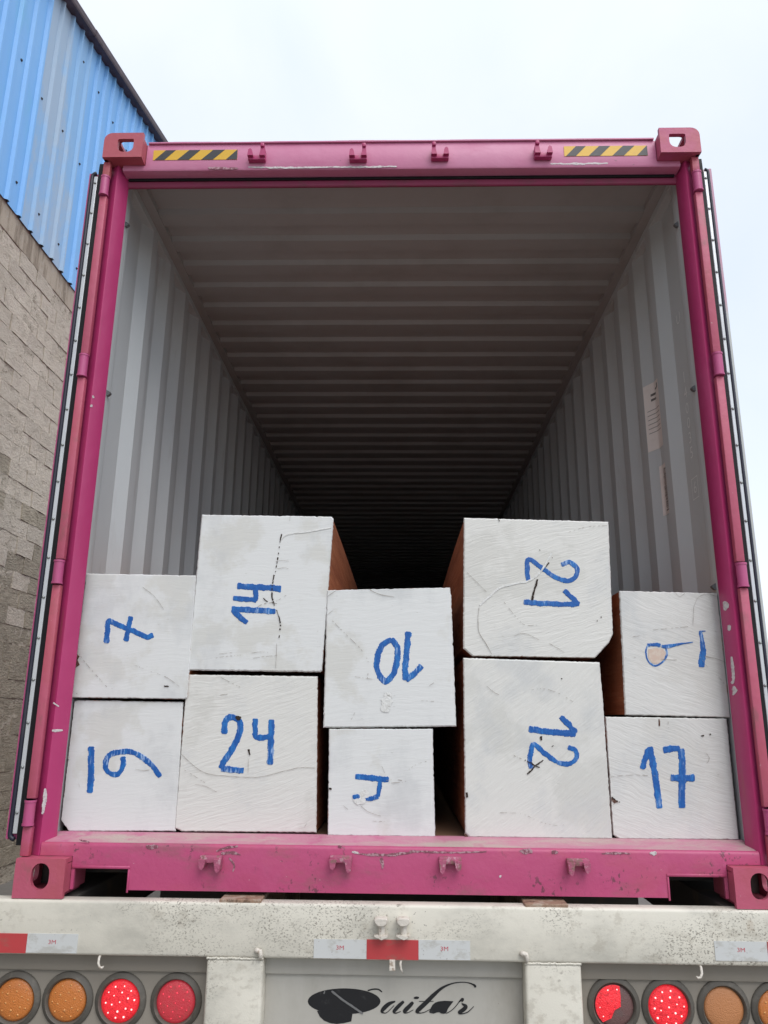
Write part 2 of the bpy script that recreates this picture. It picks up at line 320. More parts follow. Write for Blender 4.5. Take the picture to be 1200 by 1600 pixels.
def ribbon(bm, pts, y, thick=.0012, ragged=.12, step=2.2, smooth=True, dash=None, seed=0, taper=0., plane=None):
    """brush stroke painted on the plane y; pts = (px, py, width px) read off the photograph"""
    pt = (lambda a, b: at(a, b, 1, y)) if plane is None else (lambda a, b: at_plane(a, b, *plane))
    R = random.Random(seed); Q = smooth_path(pts, step) if smooth else [Vector(p) for p in pts]
    W_ = []
    for i, p in enumerate(Q):
        d = (Q[min(i+1, len(Q)-1)]-Q[max(i-1, 0)]).xy; d = d.normalized() if d.length else Vector((1, 0))
        nrm = Vector((-d.y, d.x)); w = p.z/2; t = i/max(1, len(Q)-1)
        if taper: w *= 1-taper*t
        e = min(i, len(Q)-1-i)
        if not dash: w *= (.72, .92, 1)[min(e, 2)]
        wob = lambda q: 1+ragged*(1.5*mnoise.noise(Vector((i*.13*step, q, seed*1.7)))+.9*mnoise.noise(Vector((i*.55*step, q+9, seed*2.3)))+R.uniform(-.25, .25))
        l = p.xy+nrm*(w*wob(1.)); r = p.xy-nrm*(w*wob(5.))
        on = True if not dash else mnoise.noise(Vector((i*.35, seed*7.7, 0))) > dash
        W_.append((pt(l.x, l.y), pt(p.x, p.y), pt(r.x, r.y), on))
    up = Vector((0, -thick, 0)) if plane is None else plane[1]*(-thick if plane[1].y > 0 else thick); rows = []
    for l, c, r, on in W_:
        rows.append(([bm.verts.new(l), bm.verts.new(l.lerp(c, .12)+up), bm.verts.new(c+up*1.15), bm.verts.new(r.lerp(c, .12)+up), bm.verts.new(r)], on))
    for (A, oa), (B, ob) in zip(rows, rows[1:]):
        if oa and ob:
            for k in range(4): bm.faces.new((A[k], A[k+1], B[k+1], B[k]))
    bmesh.ops.delete(bm, geom=[v for v in bm.verts if not v.link_faces], context='VERTS')
def flatpoly(bm, pts, y, thick=.001):
    A = [bm.verts.new(at(*p, 1, y)) for p in pts]; B = [bm.verts.new(v.co-Vector((0, thick, 0))) for v in A]
    bm.faces.new(B)
    for i in range(len(A)): j = (i+1) % len(A); bm.faces.new((A[i], A[j], B[j], B[i]))
def textmesh(body, size, shear=0.):
    c = bpy.data.curves.new('t', 'FONT'); c.body = body; c.size = size; c.align_x = 'CENTER'; c.align_y = 'CENTER'; c.shear = shear; c.resolution_u = 2
    o = bpy.data.objects.new('t', c); COL.objects.link(o); bpy.context.view_layer.update()
    me = bpy.data.meshes.new_from_object(o.evaluated_get(bpy.context.evaluated_depsgraph_get()))
    bm = bmesh.new(); bm.from_mesh(me); bpy.data.objects.remove(o); bpy.data.curves.remove(c); bpy.data.meshes.remove(me)
    return bm

# ------------------------------------------------------------------ ground
GZ = -1.25
bm = bmesh.new(); n = 24
for i in range(n+1):
    for j in range(n+1):
        bm.verts.new((-400+800*i/n, -400+800*j/n, GZ))
bm.verts.ensure_lookup_table()
for i in range(n):
    for j in range(n): bm.faces.new([bm.verts[k] for k in (i*(n+1)+j, (i+1)*(n+1)+j, (i+1)*(n+1)+j+1, i*(n+1)+j+1)])
g = finish('ground', bm, MT['ground']); g['kind'] = 'structure'

# ------------------------------------------------------------------ warehouse on the left
WX = -4.40; TOPZ = 6.04; BH, BL = .200, .40
wh = thing('warehouse', 'warehouse with a rough concrete block wall under blue ribbed metal sheets left of the container', 'building', (WX-.1, 8, GZ))
bm = bmesh.new(); nY, nZ = 130, 110                      # mortar smeared unevenly, nearly flush with the blocks
V = [[bm.verts.new((WX-.0012+.0085*mnoise.noise(Vector((0, (3.9+3.6*i/nY)*5, (GZ+(5.74-GZ)*j/nZ)*13)))+.004*mnoise.noise(Vector((5, i*.9, j*1.7))), 3.9+3.6*i/nY, GZ+(5.74-GZ)*j/nZ)) for j in range(nZ+1)] for i in range(nY+1)]
for i in range(nY):
    for j in range(nZ): bm.faces.new((V[i][j], V[i+1][j], V[i+1][j+1], V[i][j+1]))
box(bm, WX-.20, WX-.03, -6, 17, GZ, 5.739); box(bm, WX-.20, WX-.004, -6, 3.99, GZ, 5.739); box(bm, WX-.20, WX-.004, 7.41, 17, GZ, 5.739)
for x0, x1, y0, y1 in ((-16, -4.6, 16.8, 17), (-16, -4.6, -6, -5.8), (-16.2, -16, -6, 17)): box(bm, x0, x1, y0, y1, GZ, 7)
finish('wall', bm, MT['mortar'], wh)
bm = bmesh.new(); box(bm, WX-.2, WX+.012, -6, 17, 5.742, TOPZ+.1, .008); finish('ring_beam', bm, MT['concrete'], wh)
blocks = []
for v in range(10):
    bm = bmesh.new(); R = random.Random(50+v); nx, nz = 4, 3
    hx, hz = BL/2-.0035, BH/2-.0035
    gv = [[bm.verts.new((R.uniform(-.004, .004)+.004, -hx+2*hx*i/nx+R.uniform(-.006, .006), -hz+2*hz*j/nz+R.uniform(-.005, .005))) for j in range(nz+1)] for i in range(nx+1)]
    bk = [[bm.verts.new((-.05, -hx+2*hx*i/nx, -hz+2*hz*j/nz)) for j in (0, nz)] for i in (0, nx)]
    for i in range(nx):
        for j in range(nz): bm.faces.new((gv[i][j], gv[i+1][j], gv[i+1][j+1], gv[i][j+1]))
    bm.faces.new([gv[i][0] for i in range(nx+1)]+[bk[1][0], bk[0][0]]); bm.faces.new([gv[i][nz] for i in range(nx, -1, -1)]+[bk[0][1], bk[1][1]])
    bm.faces.new([gv[0][j] for j in range(nz, -1, -1)]+[bk[0][0], bk[0][1]]); bm.faces.new([gv[nx][j] for j in range(nz+1)]+[bk[1][1], bk[1][0]])
    o = finish('block', bm, MT['block_pale' if v < 5 else 'block_grey'], wh, 35, loc=(0, 0, 0)); blocks.append(o)
first = set()
courses = int((5.74-GZ)/BH); nb = 0
for c in range(courses-1, -1, -1):
    z = 5.74-(courses-c-.5)*BH
    for k in range(8):
        y = 4.05+.2+k*BL+(BL/2 if c % 2 else 0)+rng.uniform(-.012, .012)
        if y > 7.35 or nb >= 288: continue
        pale = rng.random() < max(0, min(1, (z-1.2)/2.2))
        v = rng.randrange(5)+(0 if pale else 5)
        loc = (WX+rng.choice((-.004, 0, .002, .004, .007)), y, z+rng.uniform(-.006, .006))
        if v not in first: first.add(v); blocks[v].location = Vector(loc)-wloc(wh)
        else: copyto(blocks[v], loc)
        nb += 1
# the blockwork beyond the part that shows large: joined
bm = bmesh.new(); BLm = [[], []]
for c in range(courses):
    z = 5.74-(courses-c-.5)*BH
    for k in range(44):
        y = -5.9+k*BL+(BL/2 if c % 2 else 0)
        if 4.0 < y < 7.5 or y > 16.8: continue
        v = rng.randrange(5)+(0 if rng.random() < max(0, min(1, (z-1.2)/2.2)) else 5); me = blocks[v].data; n0 = len(bm.verts); f0 = len(bm.faces)
        bm.from_mesh(me); bm.verts.ensure_lookup_table(); bm.faces.ensure_lookup_table(); d = Vector((WX+rng.choice((-.004, 0, .003, .006)), y, z))
        for q in bm.verts[n0:]: q.co += d
        for q in bm.faces[f0:]: q.material_index = v//5
finish('blockwork', bm, [MT['block_pale'], MT['block_grey']], wh)['kind'] = 'stuff'
# ribbed blue sheets
RP = .28
def rake_z(y): return 9.55+(y-5.38)*.272
def sheet(y0, ribs, m, bump):
    bm = bmesh.new(); X = WX+.030; prof = []
    for k in range(ribs):
        a = y0+k*RP; prof += [(X, a), (X, a+.195), (X+.036, a+.218), (X+.036, a+.252), (X, a+.275)]
    prof += [(X, y0+ribs*RP+.01)]
    prof = [(x+bump, y) for x, y in prof]
    back = [(x-.003, y) for x, y in reversed(prof)]
    P = prof+back
    nz = 4
    rows = []
    for k in range(nz+1):
        rows.append([bm.verts.new((x, y, TOPZ+rs*.0+(rake_z(y)-.05-TOPZ)*k/nz)) for (x, y) in P for rs in (0,)])
    for A, B in zip(rows, rows[1:]):
        for i in range(len(P)): j = (i+1) % len(P); bm.faces.new((A[i], A[j], B[j], B[i]))
    bm.faces.new(rows[0][::-1]); bm.faces.new(rows[-1])
    return finish('metal_sheet', bm, m, wh)
Y0 = 4.88-3*4*RP
ys = [Y0+i*4*RP for i in range(12)]
for i, y0 in enumerate(ys):
    sheet(y0, 4, MT['blue_fade'] if i == 3 else MT['blue'], .0022*(i % 2))
bm = bmesh.new(); cyl(bm, (0, 0, 0), (.012, 0, 0), .011, .009, 8); cyl(bm, (-.003, 0, 0), (.004, 0, 0), .018, .016, 10)
scr = finish('screw', bm, MT['screw'], wh, loc=(0, 0, 0)); done = False
R = random.Random(4)
for zr in (.33, 1.75, 3.15, 4.4):
    for k in range(28):
        y = ys[0]+k*RP+.095+R.uniform(-.02, .02); z = TOPZ+zr+R.uniform(-.03, .03)
        if k % 2 == (int(zr*2) % 2) or z > rake_z(y)-.4: continue
        loc = (WX+.034, y, z)
        if not done: scr.location = Vector(loc)-wloc(wh); done = True
        else: copyto(scr, loc)
# sloping roof edge: overlapping flashing pieces, roof slab behind
for k, (ya, yb, dx) in enumerate(((-6.1, 2.2, 0), (2.1, 5.9, .006), (5.8, 9.1, .012), (9.0, 17.2, .018))):
    bm = bmesh.new(); x0, x1 = WX+.02, WX+.15+dx
    prof = [(x0, -.05), (x1, -.05-dx*.5), (x1+.012, -.03), (x1+.012, .05+dx*.5), (x1-.02, .075+dx*.5), (x0, .075+dx*.5)]
    extrude(bm, prof, lambda p, y: (p[0], y, rake_z(y)+p[1]), ya, yb)
    finish('roof_flashing', bm, MT['rake'], wh)
bm = bmesh.new(); extrude(bm, [(-16.3, 0), (WX+.019, 0), (WX+.019, .06), (-16.3, .06)], lambda p, y: (p[0], y, rake_z(y)+p[1]+.02), -6.1, 17.2); finish('roof', bm, MT['roof'], wh)
bm = bmesh.new(); extrude(bm, [(-6, TOPZ), (17, TOPZ), (17, rake_z(17)-.08), (-6, rake_z(-6)-.08)], lambda p, x: (x, p[0], p[1]), WX-.2, WX-.05); finish('backing', bm, MT['chassis'], wh)

# ------------------------------------------------------------------ shipping container
CT = thing('shipping_container', 'open magenta shipping container loaded with white-ended timber, on the trailer', 'container', (0, 6, 0))
HW = 1.219; LEN = 12.192
# corner castings
def casting(s, top, y0, d):
    """s = side, d = +1 rear / -1 front end"""
    bm = bmesh.new(); z0, z1 = (2.778, 2.896) if top else (.0015, .118); t = .016
    xo, xi = s*HW, s*1.057
    lo, hi = min(xo, xi), max(xo, xi)
    rads = [0, 0, 0, 0]
    if top: rads[3 if s < 0 else 2] = .034
    hx = s*1.128; hole = (rounded(hx-.033, hx+.033, 2.803, 2.866, (.026, .026, .006, .006)) if top else rounded(s*1.1355-.029, s*1.1355+.029, .027, .105, (.028,)*4))
    ring_plate(bm, rounded(lo, hi, z0, z1, rads), hole, lambda p, y: (p[0], y, p[1]), y0, y0+d*t)
    ya, yb = y0+d*(t+.0005), y0+d*.178
    yl, yh = min(ya, yb), max(ya, yb); ym = (yl+yh)/2
    # outer side plate with its hole
    zt = z1-(.034 if top else 0)
    side_hole = rounded(ym-.030, ym+.045, z0+.030, z1-.030, (.02,)*4)
    ring_plate(bm, [(yl, z0), (yh, z0), (yh, z1-.012), (yl, z1-.012)], side_hole, lambda p, x: (x, p[0], p[1]), xo-s*.001, xo-s*t)
    if top:
        ring_plate(bm, [(lo+.010, yl), (hi-.010, yl), (hi-.010, yh), (lo+.010, yh)], rounded(s*1.13-.04, s*1.13+.04, ym-.062, ym+.050, (.02,)*4), lambda p, z: (p[0], p[1], z), z1-.001, z1-t)
        box(bm, lo+.001, hi-.001, yl, yh, z0, z0+.014)
    else:
        box(bm, lo+.001, hi-.001, yl, yh, z1-.014, z1); box(bm, lo+.017, hi-.017, yl, yh, z0, z0+.012)
    box(bm, xi+s*.001, xi+s*.014, yl, yh, z0+.0145, z1-.0165)
    box(bm, lo+.018, hi-.018, yb-d*.014, yb, z0+.0145, z1-.0165, mi=0 if top else 1)
    return finish('corner_casting', bm, [MT['red' if top else 'red_pink'], MT['chassis']], CT, 40)
for s in (-1, 1):
    for top in (True, False):
        casting(s, top, 0., 1); casting(s, top, LEN, -1)
# rear corner posts
for s in (-1, 1):
    bm = bmesh.new()
    je = 1.1415 if s < 0 else 1.1470
    prof = [(1.2185, .080), (1.1750, .0515), (1.1705, .050), (1.1670, .0525), (je, .110), (je+.002, .1135), (1.2185, .1135)]
    extrude(bm, [(s*x, y) for x, y in prof], lambda p, z: (p[0], p[1], z), .119, 2.777)
    finish('corner_post', bm, MT['pink_deep'], CT, 50)
    bm = bmesh.new(); box(bm, s*1.10, s*1.2185, LEN-.16, LEN-.01, .119, 2.777); finish('corner_post', bm, MT['pink'], CT)
# header
bm = bmesh.new()
P = [(.052, 2.876), (.054, 2.880), (.2, 2.880), (.2, 2.708), (.110, 2.708), (.106, 2.712), (.104, 2.750), (.062, 2.750), (.054, 2.753), (.050, 2.760)]
P0 = [(.052, 2.876), (.054, 2.880), (.112, 2.880), (.112, 2.751), (.062, 2.751), (.054, 2.753), (.050, 2.760)]
extrude(bm, P0, lambda p, x: (x, p[0], p[1]), -1.0555, 1.0555)
P2 = [(.052, 2.7775), (.112, 2.7775), (.112, 2.751)]+P0[4:]
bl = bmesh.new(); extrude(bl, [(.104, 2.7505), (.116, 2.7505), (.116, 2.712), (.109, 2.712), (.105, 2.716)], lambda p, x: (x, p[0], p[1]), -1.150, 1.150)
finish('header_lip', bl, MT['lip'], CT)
for s in (-1, 1): extrude(bm, P2, lambda p, x: (x, p[0], p[1]), s*1.0556, s*1.1500)
nseg = 40; R = random.Random(3)          # slightly wavy top flange
for k in range(nseg):
    xa, xb = -1.05+2.1*k/nseg, -1.05+2.1*(k+1)/nseg
    h = .0025*mnoise.noise(Vector((k*.21, 0, 0)))
    box(bm, xa, xb, .044, .112, 2.8805, 2.886+h)
finish('header', bm, MT['pink_header'], CT, 40)
# sill with its two pockets
bm = bmesh.new()
front = [(.050, .020), (.050, .148), (.0525, .1555), (.058, .160), (.0605, .1600), (.0605, .020)]
def span(x0, x1, z0, c):
    p = [(y, max(z, z0)) for y, z in front]
    extrude(bm, p, lambda q, x: (x, q[0], q[1]), x0, x1, c)
span(-.871, .871, .02, (True, True))
for s in (-1, 1):
    a, b = sorted((s*.8711, s*1.0455)); span(a, b, .082, (False, False))
    a, b = sorted((s*1.0456, s*1.0560)); span(a, b, .02, (True, True))
    a, b = sorted((s*1.0561, s*1.1650)); span(a, b, .1195, (False, False))
    box(bm, s*.864, s*1.0545, .0465, .0497, .0825, .0915, .0015, 1); box(bm, s*.864, s*.8705, .0465, .0497, .012, .082, .0015, 1)
sill = finish('sill', bm, MT['pink_sill'], CT, 45)
bm = bmesh.new()
extrude(bm, [(.0612, .1604), (.110, .1705), (.150, .1790), (.168, .1790), (.168, .165), (.0612, .148)], lambda p, x: (x, p[0], p[1]), -1.1595, 1.1595)
finish('sill_top', bm, MT['sill_top'], CT)
# cam keepers on header and sill
def keeper(px, py, z, up, tall):
    c = at(px, py, 1, .05); bm = bmesh.new(); x = c.x; u = 1 if up else -1
    box(bm, x-.036, x+.036, .026, .0495, z-u*.026, z-u*.004, .004)
    for s in (-1, 1):
        h = (.030 if up else .016) if s == tall else (.012 if up else .008)
        prof = [(x+s*.036, z-u*.016), (x+s*.013, z-u*.016), (x+s*.017, z+u*.006), (x+s*.019, z+u*h), (x+s*.025, z+u*(h+.006)), (x+s*.033, z+u*h)]
        extrude(bm, prof, lambda p, y: (p[0], y, p[1]), .012, .0495)
        if s == tall and up: box(bm, x+s*.017, x+s*.033, .004, .030, z+u*(h-.010), z+u*(h+.008), .004)
    finish('lock_keeper', bm, MT['pink_deep' if up else 'rust_pink'], CT, 40)
bm = bmesh.new(); box(bm, -1.14, 1.14, .0965, .1038, 2.7385, 2.7503, .002); finish('header_shade_strip', bm, MT['rubber'], CT)  # black strip added to draw the shade band under the header
for px, py, tl in ((403, 243, 1), (560, 243, 1), (687, 241, -1), (847, 239, -1)): keeper(px, py, at(px, py+4, 1, .05).z, True, tl)
for px, py, tl in ((331, 1351, 1), (533, 1351, 1), (703, 1353, -1), (902, 1356, -1)): keeper(px, py, at(px, py-2, 1, .05).z, False, tl)
# hazard tape
for x0, x1, dz in ((-1.027, -.674, 0), (.680, 1.021, .002)):
    z0, z1 = 2.8015+dz, 2.850+dz; bm = bmesh.new(); box(bm, x0, x1, .0488, .0498, z0, z1)
    tp = finish('hazard_tape', bm, MT['yellow'], CT); w = x1-x0
    for b0, b1, t0, t1 in ((.02, .14, .145, .265), (.29, .43, .425, .56), (.575, .715, .71, .85), (.87, 1, .995, 1)):
        bm = bmesh.new(); extrude(bm, [(x0+w*b0, z0+.0004), (x0+w*b1-.0004, z0+.0004), (x0+w*t1-.0004, z1-.0004), (x0+w*t0, z1-.0004)], lambda p, y: (p[0], y, p[1]), .0482, .0486)
        finish('stripe', bm, MT['black'], tp)
# hinges, hinge strips
HZ = [(2.615, 2.703), (1.812, 1.902), (1.014, 1.098), (.214, .292)]
for s, hx in ((-1, -1.207), (1, 1.201)):
    for z0, z1 in HZ:
        bm = bmesh.new(); cyl(bm, (hx, .028, z0), (hx, .028, z1), .0175, n=16)
        for zz in (z0, z1-.006): cyl(bm, (hx, .028, zz-.001), (hx, .028, zz+.006), .0192, n=16)
        box(bm, hx, hx+s*.020, .030, .046, z0+.006, z1-.006, .003)
        finish('hinge', bm, MT['pink'], CT, 40)
    ends = [2.776]+[z for p in HZ for z in (p[1]+.004, p[0]-.004)]+[.120]
    for hi_, (za, zb) in enumerate(zip(ends[0::2], ends[1::2])):
        bm = bmesh.new(); box(bm, hx-.0150, hx+.0150, .024, .0488, zb, za, .004)
        finish('hinge_strip', bm, MT['red' if hi_ in (0, 4) else 'red_pink'], CT, 40)
# doors folded back along the sides
rivet_src = None
for s, xs in ((-1, (1.2300, 1.2480, 1.2490, 1.2640, 1.2650, 1.2805, 1.2880)), (1, (1.2230, 1.2370, 1.2380, 1.2505, 1.2515, 1.2630, 1.2740))):
    g0, g1, t0, t1, n0, n1, d1 = [s*v for v in xs]
    bm = bmesh.new(); box(bm, t0, d1, .060, 1.22, .165, 2.745, .004, mi=0)
    for k in range(5): box(bm, d1, d1+s*.012, .12+k*.22, .22+k*.22, .25, 2.66, .005)
    for k in (.38, .95): cyl(bm, (d1+s*.03, k, .16), (d1+s*.03, k, 2.75), .016)
    door = finish('door', bm, MT['pink' if s < 0 else 'door_in'], CT, 40)
    bm = bmesh.new()                                   # flat rubber flap
    prof = [(.047, .150), (.047, 2.760), (.049, 2.785), (.056, 2.775), (.09, 2.76), (.09, .150)]
    extrude(bm, prof, lambda p, x: (x, p[0], p[1]), g0, g1); finish('rubber_flap', bm, MT['rubber'], door)
    bm = bmesh.new(); box(bm, t0, t1, .046, .0595, .185, 2.722, .002); finish('seal_strip', bm, MT['strip'], door)
    bm = bmesh.new(); r = abs(n1-n0)/2; xm = (n0+n1)/2; pts = []
    xe = t0+s*.004; zc = 2.722; R_ = abs(xm-xe)
    pts += [(xm-s*R_*(1-math.cos(a)), .050, zc+R_*math.sin(a)*.9) for a in [math.radians(v) for v in range(80, -1, -16)]]
    zc2 = .185
    pts += [(xm, .050, 2.7-k*(2.7-.2)/20) for k in range(21)]
    pts += [(xm-s*R_*(1-math.cos(a)), .050, zc2-R_*math.sin(a)*.9) for a in [math.radians(v) for v in range(0, 81, 16)]]
    tube(bm, pts, r, 10); finish('seal_bead', bm, MT['navy'], door, 180)
    bm = bmesh.new(); box(bm, n1+s*.0005, d1, .0545, .0598, .168, 2.742); finish('door_edge', bm, MT['pink' if s < 0 else 'door_in'], door)
    for k in range(18):
        z = 2.690-k*.1435; loc = ((t0+t1)/2, .046, z)
        if rivet_src is None:
            bm = bmesh.new(); lathe(bm, loc, [(.0055, .001), (.0055, -.002), (.003, -.0045), (0, -.005)], 10)
            rivet_src = finish('rivet', bm, MT['rivet'], door, 180, loc=loc)
        else: copyto(rivet_src, loc, door)
# corrugated side walls
IN, OUT = 1.168, 1.204
def wall_profile():
    P = [(1.1665, .150), (1.1655, .185), (1.1675, .215), (1.174, .235), (OUT, .290)]
    y = .448
    while y < LEN-.35:
        P += [(OUT, y), (IN, y+.068), (IN, y+.138), (OUT, y+.206)]; y += .278
    return P+[(OUT, LEN-.17)]
WP = wall_profile()
def wallx(y):
    for (xa, ya), (xb, yb) in zip(WP, WP[1:]):
        if ya <= y <= yb: return xa+(xb-xa)*(y-ya)/(yb-ya)
    return IN
for s in (-1, 1):
    bm = bmesh.new(); Pin = [(s*x, y) for x, y in WP]; Pout = [(s*(x+.003), y) for x, y in WP]
    extrude(bm, Pin, lambda p, z: (p[0], p[1], z), .16, 2.791, closed=False, mi=0)
    extrude(bm, Pout, lambda p, z: (p[0], p[1], z), .16, 2.791, closed=False, mi=1)
    finish('side_wall', bm, [MT['grey_in'], MT['pink']], CT)
    bm = bmesh.new(); box(bm, s*1.1672, s*1.2185, .114, LEN-.18, 2.790, 2.862, .003); finish('top_rail', bm, MT['grey_in'], CT)
    bm = bmesh.new(); box(bm, s*1.209, s*1.2185, .18, LEN-.18, .015, .158); box(bm, s*1.14, s*1.208, .18, LEN-.18, .015, .024); finish('bottom_rail', bm, MT['chassis'], CT)
    # small lashing rings beside the post
    for pyx in ((167, 612), (192, 340), (128, 905)) if s < 0 else ((1086, 604), (1119, 915), (1066, 335)):
        z = at(pyx[0], pyx[1], 0, s*1.160).z; bm = bmesh.new()
        extrude(bm, [(s*1.1655, -.012), (s*1.158, -.011), (s*1.150, -.003), (s*1.1495, .002), (s*1.154, .005), (s*1.1655, .012)], lambda p, y: (p[0], y, z+p[1]), .170, .186)
        finish('lashing_lug', bm, MT['lash'], CT)
# roof, floor, front wall
bm = bmesh.new(); P = [(.1165, 2.80), (.150, 2.835), (.22, 2.850)]; y = .430
while y < LEN-.3:
    P += [(y, 2.850), (y+.013, 2.827), (y+.100, 2.827), (y+.116, 2.850)]; y += .209
P += [(LEN-.02, 2.850)]
extrude(bm, P, lambda p, x: (x, p[0], p[1]), -1.128, 1.128, closed=False)
extrude(bm, [(y, z+.012) for y, z in P], lambda p, x: (x, p[0], p[1]), -1.1598, 1.1665, closed=False, mi=1)
for sx in (-1, 1): box(bm, sx*1.124, sx*1.1668, .1500, LEN-.02, 2.822, 2.8285); box(bm, sx*1.1245, sx*1.1300, .1500, LEN-.02, 2.8286, 2.8605)
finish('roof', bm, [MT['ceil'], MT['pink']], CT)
bm = bmesh.new(); box(bm, -1.20, 1.20, .1685, LEN-.03, .150, .1765); finish('floor', bm, MT['floor_wood'], CT)
bm = bmesh.new()
for k in range(38): box(bm, -1.139, 1.139, .30+k*.31, .345+k*.31, .026, .149)
o = finish('cross_member', bm, MT['chassis'], CT); o['kind'] = 'stuff'
bm = bmesh.new(); box(bm, -1.20, 1.20, LEN-.03, LEN-.005, .02, 2.86); finish('front_wall', bm, MT['grey_in'], CT)
# papers stuck on the right wall and the pale unit number
def on_wall(bm, y0, y1, z0, z1, off, slant=0.):
    n = 8
    ys_ = [y0+(y1-y0)*i/n for i in range(n+1)]
    V = [[bm.verts.new((wallx(y)-off, y, z+slant*(y-y0))) for z in (z0, z1)] for y in ys_]
    for A, B in zip(V, V[1:]): bm.faces.new((A[0], B[0], B[1], A[1]))
bm = bmesh.new(); on_wall(bm, .670, .790, 1.775, 2.105, .002, 0.); lb = finish('paper_label', bm, MT['label_paper'], CT)
bm = bmesh.new()
for k in range(6): on_wall(bm, .690, .775, 1.86+k*.022, 1.8625+k*.022, .0032)
for k in range(2): on_wall(bm, .715, .750, 2.015+k*.025, 2.026+k*.025, .0032)
on_wall(bm, .69, .70, 2.065, 2.088, .0032); on_wall(bm, .70, .72, 2.062, 2.070, .0032)
finish('print', bm, MT['ink'], lb)['kind'] = 'stuff'
bm = bmesh.new(); on_wall(bm, .664, .740, 1.455, 1.690, .002); lb = finish('barcode_sticker', bm, MT['label_paper'], CT)
bm = bmesh.new(); R = random.Random(9); z = 1.47
while z < 1.665: h = R.choice((.003, .005, .007)); on_wall(bm, .664, .700+R.uniform(0, .012), z, z+h, .0032); z += h+R.choice((.004, .006))
finish('print', bm, MT['ink'], lb)['kind'] = 'stuff'
for ch, z in (('U', 2.235), ('1', 1.960), ('4', 1.890), ('0', 1.820), ('0', 1.755), ('3', 1.690), ('5', 1.625), ('6', 1.475)):
    bm = textmesh(ch, .070); bm.transform(Matrix.Translation((OUT-.0012, .368, z)) @ Matrix(((0, 0, -1), (-1, 0, 0), (0, 1, 0))).to_4x4())
    finish('unit_number', bm, MT['ghost'], CT)
bm = bmesh.new()
for y0, y1, z0, z1 in ((.335, .401, 1.43, 1.434), (.335, .401, 1.516, 1.52), (.335, .339, 1.434, 1.516), (.397, .401, 1.434, 1.516)): on_wall(bm, y0, y1, z0, z1, .0012)
finish('unit_number', bm, MT['ghost'], CT)
# chips and scratches on the posts, scuffs on the sill
for s, je, marks in ((1, 1.1470, [[(1131, 940, 4), (1134, 946, 9), (1133, 954, 4)], [(1138, 977, 5), (1140, 981, 8), (1138, 985, 5)], [(1143, 1026, 3), (1145, 1045, 5), (1146, 1062, 4), (1143, 1068, 5)], [(1146, 1072, 3), (1148, 1078, 8), (1145, 1086, 3)]]),
                     (-1, 1.1415, [[(145, 618, 3), (146, 622, 4)], [(143, 632, 3), (143, 636, 4)], [(81, 1142, 3), (90, 1142, 4), (98, 1141, 3)], [(71, 1232, 3), (70, 1248, 6), (68, 1262, 5), (66, 1272, 3)], [(83, 1098, 3), (92, 1104, 2)]])):
    p0 = Vector((s*1.1670, .0525, 1)); dv = Vector((s*(je-1.1670), .110-.0525, 0)).normalized(); nv = Vector((-s*dv.y*s*s, s*dv.x, 0)) if False else dv.cross(Vector((0, 0, 1)))
    if nv.y > 0: nv = -nv
    for k, mk in enumerate(marks):
        bm = bmesh.new(); ribbon(bm, mk, 0, .0006, .35, 1.2, seed=k+s*7+40, plane=(p0+nv*.0004, nv)); finish('paint_chip', bm, MT['bare_primer'], CT)
for k, mk in enumerate(([(338, 1330, 3), (352, 1325, 4), (372, 1322, 3)], [(345, 1334, 4), (362, 1332, 5), (376, 1336, 2)], [(358, 1340, 2), (366, 1352, 3), (364, 1362, 2)], [(228, 1322, 5), (238, 1324, 8), (247, 1322, 4)], [(124, 1312, 2), (132, 1314, 3), (140, 1316, 2)],
                        [(560, 1334, 3), (590, 1336, 5), (625, 1334, 4), (650, 1331, 2)], [(596, 1340, 6), (598, 1350, 5), (597, 1358, 2)], [(640, 1330, 3), (700, 1332, 3), (760, 1331, 2)], [(528, 1322, 3), (534, 1324, 4)], [(812, 1330, 5), (832, 1331, 8)], [(862, 1331, 7), (872, 1332, 4)], [(940, 1334, 2), (968, 1333, 4), (985, 1334, 2)])):
    bm = bmesh.new(); ribbon(bm, mk, .0492, .0004, .5, 1.5, seed=k+70); finish('scuff', bm, MT['sill_scuff'], CT)
for k, mk in enumerate(([(550, 1331, 3), (560, 1333, 4)], [(1015, 1333, 3), (1022, 1333, 6), (1026, 1334, 3)], [(780, 1369, 3), (783, 1370, 4)])):
    bm = bmesh.new(); ribbon(bm, mk, .0490, .0004, .5, 1.2, seed=k+90); finish('paint_chip', bm, MT['bare_primer'], CT)

for k, mk in enumerate(([(388, 261, 2), (450, 262, 3), (520, 261, 2), (560, 261, 3), (620, 260, 2)], [(325, 262, 3), (345, 263, 4), (372, 263, 2)], [(860, 256, 2), (900, 256, 3), (950, 255, 2)])):
    bm = bmesh.new(); ribbon(bm, mk, .0494, .0004, .6, 1.5, seed=k+110); finish('scuff', bm, MT['bare_primer' if k != 1 else 'sill_scuff'], CT)

